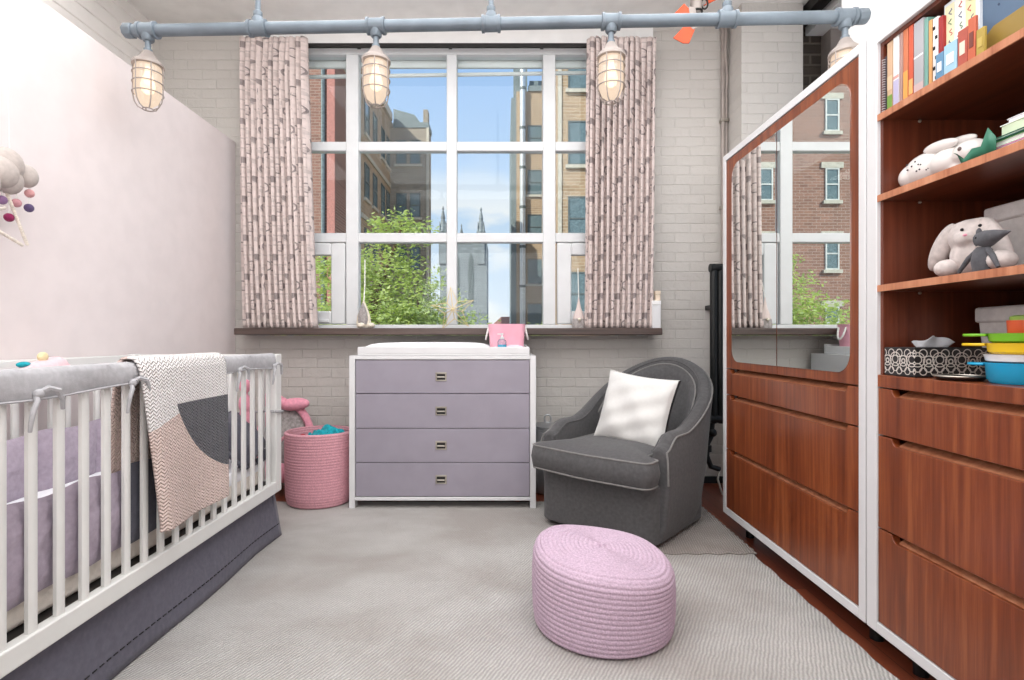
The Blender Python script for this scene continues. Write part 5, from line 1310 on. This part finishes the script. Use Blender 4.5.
def bwin(par, x, y, z, w, h, face='y', frame='win_dark', lintel=False):
    """a sash window on a facade facing -y ('y') or +x ('x') or -x ('-x')"""
    key = (w, h, face, frame, lintel)
    def q3(a0, a1, d0, d1, z0, z1, mb):
        if face == 'y': mb.box(a0, a1, d0, d1, z0, z1)
        elif face == 'x': mb.box(-d1, -d0, a0, a1, z0, z1)
        else: mb.box(d0, d1, a0, a1, z0, z1)
    if key not in WIN:
        f = MB(); b = 0.07
        q3(-w / 2, -w / 2 + b, -0.05, 0.02, 0, h, f); q3(w / 2 - b, w / 2, -0.05, 0.02, 0, h, f); q3(-w / 2 + b, w / 2 - b, -0.05, 0.02, 0, b, f); q3(-w / 2 + b, w / 2 - b, -0.05, 0.02, h - b, h, f); q3(-w / 2 + b, w / 2 - b, -0.05, 0.02, h / 2 - b / 2, h / 2 + b / 2, f)
        if w > 1.3: q3(-b / 2, b / 2, -0.05, 0.02, b, h - b, f)
        g = MB(); q3(-w / 2 + b, w / 2 - b, -0.02, 0.01, b, h - b, g)
        s = MB(); q3(-w / 2 - 0.12, w / 2 + 0.12, -0.12, 0.02, -0.16, 0, s)
        if lintel: q3(-w / 2 - 0.2, w / 2 + 0.2, -0.06, 0.02, h, h + 0.28, s)
        fo = obj('window', f, M[frame], par, world=False); go = obj('pane', g, M['far_glass'], fo, world=False); so_ = obj('window_sill', s, M['stone'], fo, world=False)
        WIN[key] = (fo, go, so_)
    else:
        a, b_, c_ = WIN[key]; fo = a.copy(); C.objects.link(fo); fo.parent = par
        for k in (b_, c_): d = k.copy(); C.objects.link(d); d.parent = fo
    fo.location = Vector((x, y, z)) - ORIGIN[par.name]
def bld(label, loc): return thing('apartment_building', label, 'building', loc)

# red brick block seen past the curtain and in the wardrobe mirrors
b = bld('red brick building with pale lintels across the street, seen in the wardrobe mirrors', (-15, 25, G0))
obj('wall', MB().box(-26, -8.05, 25, 27.2, G0, 14.5), M['b_red'], b); obj('parapet', MB().box(-26.2, -8.0, 24.8, 27.3, 14.5, 15.1), M['stone'], b)
for x in (-22.9, -19.7, -16.5, -13.36, -10.2):
    for z in (-2.3, 1.0, 4.3, 7.6, 10.9): bwin(b, x, 25, z, 0.66, 1.55, 'y', 'win_pale', True)
obj('downpipe', MB().tube([(-8.6, 24.9, G0), (-8.6, 24.9, 14.4)], 0.10, 8), M['slate'], b)
obj('pilaster', MB().box(-8.42, -8.05, 24.9, 25.0, G0, 14.5), plain('red_pilaster', (184, 124, 112), 0.8), b)
# tan tower with a long side wall
b = bld('tall tan brick apartment tower behind the left window panes', (-8, 30, G0))
obj('wall', MB().box(-11, -7.52, 27.5, 36, G0, 15.5), M['b_tan'], b)
obj('side_wall', MB().box(-7.52, -7.50, 27.5, 36, G0, 15.5), M['b_browny'], b)
obj('wing', MB().box(-12, -5.0, 34.5, 35.9, G0, 14.9), M['b_brown'], b)
obj('cornice', MB().box(-7.62, -7.32, 27.4, 34.4, 15.3, 15.8).box(-11.1, -7.62, 27.4, 27.6, 15.3, 15.8), M['stone'], b)
obj('roof_parapet', MB().box(-7.3, -4.95, 34.45, 35.95, 14.9, 15.25), M['slate'], b)
obj('roof_house', MB().prism([(-7.3, 15.25), (-5.5, 15.25), (-5.9, 15.8), (-7.3, 16.2)], 'y', 34.6, 35.8), M['slate'], b)
obj('chimney', MB().box(-5.35, -5.05, 34.7, 35.4, 15.25, 16.2), M['b_brown'], b)
obj('string_course', MB().box(-5.1, -4.94, 34.42, 34.5, G0, 14.9), M['stone'], b)
for z in (-5.4, -1.9, 1.6, 5.1, 8.6, 12.1):
    for y in (28.6, 30.4, 32.4, 33.8): bwin(b, -7.5, y, z, 0.95, 1.9, 'x')
    bwin(b, -6.75, 34.5, z + 0.4, 0.7, 1.6); bwin(b, -5.85, 34.5, z + 0.4, 0.7, 1.6)
    for y in (29.5, 33.1): pass
obj('band', MB().box(-7.5, -7.42, 27.5, 34.5, 3.9, 4.15).box(-7.5, -7.42, 27.5, 34.5, 7.4, 7.65).box(-7.5, -7.42, 27.5, 34.5, 10.9, 11.15), M['stone'], b)
# church tower
YC = 100.0
ch = thing('church_tower', 'grey gothic church tower with four spired pinnacles in the distance', 'church', (P(464, 0, YC).x, YC, G0))
xa, xz_ = P(440, 0, YC).x, P(487, 0, YC).x; zt = P(0, 243, YC).z
obj('tower', MB().box(xa, xz_, YC, YC + 9, G0, zt), M['gothic'], ch)
obj('battlement', (lambda m: [m.box(xa + k * (xz_ - xa) / 9, xa + (k + 0.55) * (xz_ - xa) / 9, YC - 0.1, YC + 0.6, zt, zt + 1.1) for k in range(9)][-1])(MB()), M['gothic'], ch)
def pinn(px, py, YY, w):
    c = P(px, py, YY); mb = MB(); z0 = zt - 4; ztop = c.z; hb_ = zt + (ztop - zt) * 0.3
    mb.prism([(c.x - w, YY - w), (c.x + w, YY - w), (c.x + w, YY + w), (c.x - w, YY + w)], 'z', z0, hb_)
    mb.lathe([(w * 1.25, hb_), (w * 1.1, hb_ + 0.3), (w * 0.5, hb_ + (ztop - hb_) * 0.5), (w * 0.62, hb_ + (ztop - hb_) * 0.53), (w * 0.2, hb_ + (ztop - hb_) * 0.85), (w * 0.34, hb_ + (ztop - hb_) * 0.88), (0.05, ztop)], 8, (c.x, YY, 0))
    for k in range(4):
        a = PI / 4 + k * PI / 2; mb.lathe([(w * 0.25, hb_ - 0.5), (w * 0.22, hb_ + 0.8), (0.03, hb_ + 2.0)], 5, (c.x + w * 1.1 * math.cos(a), YY + w * 1.1 * math.sin(a), 0))
    obj('pinnacle', mb, M['gothic'], ch)
pinn(443, 206, YC + 0.5, 0.72); pinn(481, 207, YC + 0.5, 0.72); pinn(449.5, 219, YC + 8.5, 0.5); pinn(461.5, 224, YC + 8.5, 0.5)
for px in (457, 471): 
    c = P(px, 0, YC); obj('lancet', MB().prism([(c.x - 0.5, 8), (c.x + 0.5, 8), (c.x + 0.5, 16), (c.x, 17.4), (c.x - 0.5, 16)], 'y', YC - 0.06, YC + 0.01), M['win_dark'], ch)
# right-hand towers
b = bld('tall tan brick building with a grey chimney and a shiny flue beside the church', (2, 44, G0))
obj('wall', MB().box(0.95, 4.2, 40, 52, G0, 19.9), M['b_tan'], b); obj('side_wall', MB().box(0.55, 0.95, 40.0, 52, G0, 19.4), M['slate'], b)
obj('chimney', MB().box(0.75, 1.8, 40.6, 42, 19.3, 24.5), M['slate'], b); obj('roof_parapet', MB().box(1.85, 4.3, 39.9, 52, 19.9, 20.3), M['slate'], b)
obj('roof_house', MB().box(2.0, 3.0, 40.6, 44, 17.4, 20.6) if False else MB().box(2.0, 3.0, 41, 44, 20.3, 21.2), M['slate'], b)
fl = MB(); fl.tube([(1.42, 39.8, G0), (1.42, 39.8, 25.0)], 0.22, 12)
f_o = obj('flue', fl, plain('bright_flue', (216, 216, 214), 0.3, 0.6, 0.04), b)
for z in range(-4, 25, 3): obj('flue_band', MB().lathe([(0.25, -0.1), (0.25, 0.1)], 12, (1.42, 39.8, z)), M['win_dark'], f_o)
for z in (-5.0, -1.6, 1.8, 5.2, 8.6, 12.0, 15.4): bwin(b, 2.42, 40, z, 1.25, 1.9)
b = bld('tan brick building with iron fire escapes beside the wardrobe-side curtain', (5, 28, G0))
obj('wall', MB().box(2.62, 12, 25, 36, G0, 19), M['b_tan'], b); obj('side_wall', MB().box(2.60, 2.62, 25, 36, G0, 19), M['b_tany'], b)
obj('quoin', MB().box(2.57, 2.75, 24.95, 25.0, G0, 19), M['stone'], b)
for z in (-5.4, -1.8, 1.8, 5.4, 9.0, 12.6):
    bwin(b, 3.55, 25, z + 0.3, 1.0, 2.1); bwin(b, 5.3, 25, z + 0.3, 1.0, 2.1)
    for y in (27.0, 29.5, 32.0): bwin(b, 2.6, y, z + 0.3, 1.0, 2.0, '-x')
for z in (-2.0, 1.6, 5.2, 8.8, 12.4):
    fe = MB(); fe.box(3.9, 5.9, 24.0, 25.0, z, z + 0.06)
    for k in range(11): fe.tube([(3.9 + 0.2 * k, 24.02, z), (3.9 + 0.2 * k, 24.02, z + 0.95)], 0.025, 5)
    fe.tube([(3.9, 24.02, z + 0.95), (5.9, 24.02, z + 0.95)], 0.03, 5); fe.tube([(3.9, 24.3, z + 0.05), (5.4, 24.3, z + 3.5)], 0.05, 6); fe.tube([(3.9, 24.7, z + 0.05), (5.4, 24.7, z + 3.5)], 0.05, 6)
    for k in range(12): fe.box(3.9 + k * 0.125, 4.02 + k * 0.125, 24.3, 24.7, z + 0.06 + k * 0.288, z + 0.09 + k * 0.288)
    obj('fire_escape', fe, M['win_dark'], b)
b = bld('low pink-roofed building on the horizon between the church and the tan tower', (0.3, 120, G0))
obj('wall', MB().box(-2.2, 2.4, 118, 126, G0, 4.2), M['b_tan'], b); obj('roof', MB().prism([(-2.6, 4.2), (2.8, 4.2), (1.2, 6.0), (-0.6, 6.0)], 'y', 117.6, 126.4), plain('pink_roof', (176, 130, 118), 0.8), b)
# trees
q = Mat('leaf_green', (120, 160, 60), 0.55); g_ = q.noise(q.coords(), 1.3, 3.0); g2 = q.noise(q.coords(), 9.0, 2.0)
q.color(q.mix(g2, q.ramp(g_, [(0.35, (138, 160, 92)), (0.65, (184, 200, 120))]), (212, 222, 156)))
q.b.inputs['Transmission Weight'].default_value = 0.0; q.b.inputs['Subsurface Weight'].default_value = 0.0
tl = q.n('ShaderNodeBsdfTranslucent'); tl.inputs[0].default_value = lin((196, 212, 110)); ms = q.n('ShaderNodeMixShader'); ms.inputs[0].default_value = 0.42
out = [n for n in q.t.nodes if n.type == 'OUTPUT_MATERIAL'][0]
q.L(q.b.outputs[0], ms.inputs[1]); q.L(tl.outputs[0], ms.inputs[2]); q.L(ms.outputs[0], out.inputs[0]); M['leaf'] = q.m
M['bark'] = plain('bark', (106, 84, 66), 0.9, 0, 0.15)
def tree(label, name, base, blobs, nleaf, size, seed, trunk=None):
    rnd = random.Random(seed); t = thing(name, label, 'tree' if 'tree' in name else 'shrub', base)
    vs = []; fs = []; vol = [b_[3] * b_[4] * b_[5] for b_ in blobs]; tot = sum(v ** 0.75 for v in vol)
    for b_, v in zip(blobs, vol):
        n = int(nleaf * v ** 0.75 / tot)
        # sprays of leaves on the crown's shell
        nsp = max(6, n // 16)
        for k in range(nsp):
            d = Vector((rnd.gauss(0, 1), rnd.gauss(0, 1), rnd.gauss(0, 1))).normalized(); rr = 0.62 + 0.42 * rnd.random()
            c = Vector((b_[0] + d.x * b_[3] * rr, b_[1] + d.y * b_[4] * rr, b_[2] + d.z * b_[5] * rr))
            ax = (d + Vector((rnd.uniform(-.6, .6), rnd.uniform(-.6, .6), rnd.uniform(-.5, .3)))).normalized()
            for j in range(16):
                p = c + ax * (j - 8) * size * 0.32 + Vector((rnd.gauss(0, 1), rnd.gauss(0, 1), rnd.gauss(0, 0.6))) * size * 0.8
                a = Vector((rnd.gauss(0, 1), rnd.gauss(0, 1), rnd.gauss(0, 0.35))).normalized(); nrm = Vector((rnd.gauss(0, 0.5), rnd.gauss(0, 0.5), 1)).normalized()
                s_ = a.cross(nrm).normalized(); L_ = size * rnd.uniform(0.7, 1.3); W_ = L_ * 0.32; i0 = len(vs)
                vs += [p - a * L_ * 0.5, p + s_ * W_ - nrm * W_ * 0.2, p + a * L_ * 0.5, p - s_ * W_ - nrm * W_ * 0.2]; fs.append((i0, i0 + 1, i0 + 2, i0 + 3))
    mb = MB(); mb.add(vs, fs); obj('foliage', mb, M['leaf'], t, fix=False)
    if trunk:
        mb = MB(); mb.tube(trunk, 0.2, 10, rs=[0.26 - 0.14 * k / (len(trunk) - 1) for k in range(len(trunk))]); obj('trunk', mb, M['bark'], t)
        top = Vector(trunk[-1])
        for b_ in blobs:
            c = Vector(b_[:3]); mid = (top + c) / 2 + Vector((0, 0, -0.3)); obj('branch', MB().tube([Vector(trunk[-2]).lerp(top, 0.6), mid, c, c + Vector((0, 0, b_[5] * 0.7))], 0.06, 7, rs=[0.10, 0.075, 0.045, 0.015]), M['bark'], t)
    return t
tree('large leafy green street tree right outside the window', 'street_tree', (-4.6, 14, G0),
     [(-3.3, 13.6, 1.3, 1.5, 1.5, 1.35), (-4.6, 14.4, 2.0, 1.4, 1.4, 1.5), (-2.3, 13.2, 0.5, 1.5, 1.4, 1.1), (-5.8, 14.0, 0.6, 1.5, 1.5, 1.5), (-4.0, 13.4, -0.7, 2.2, 1.5, 1.4), (-1.5, 13.4, -0.4, 1.1, 1.1, 0.9), (-7.0, 14.4, -0.6, 1.4, 1.4, 1.2), (-2.7, 13.7, 3.85, 0.9, 0.7, 0.4), (-3.2, 13.8, 2.9, 1.0, 0.9, 0.6), (-1.15, 13.4, 0.9, 0.9, 0.9, 0.95), (-2.2, 13.4, 1.7, 1.0, 1.0, 1.1)],
     48000, 0.115, 3, [(-4.6, 14, G0), (-4.55, 14, -4), (-4.5, 14, -1.8), (-4.6, 14.1, -0.6)])
tree('low green shrubs below the church seen over the dresser', 'garden_shrub', (-1.2, 24, G0), [(-1.8, 24, 0.6, 1.3, 1.2, 1.1), (-0.2, 25, 0.35, 0.9, 1.0, 0.9)], 6000, 0.15, 5, [(-1.2, 24, G0), (-1.2, 24, -2), (-1.0, 24, -0.6)])
tree('low green shrub at the foot of the tan building with the flue', 'garden_shrub', (1.5, 20.5, G0), [(1.5, 20.5, 0.65, 0.62, 0.7, 0.8), (0.95, 20.4, 0.35, 0.35, 0.5, 0.65)], 4000, 0.13, 6, [(1.5, 20.5, G0), (1.5, 20.5, -2), (1.5, 20.5, -0.8)])
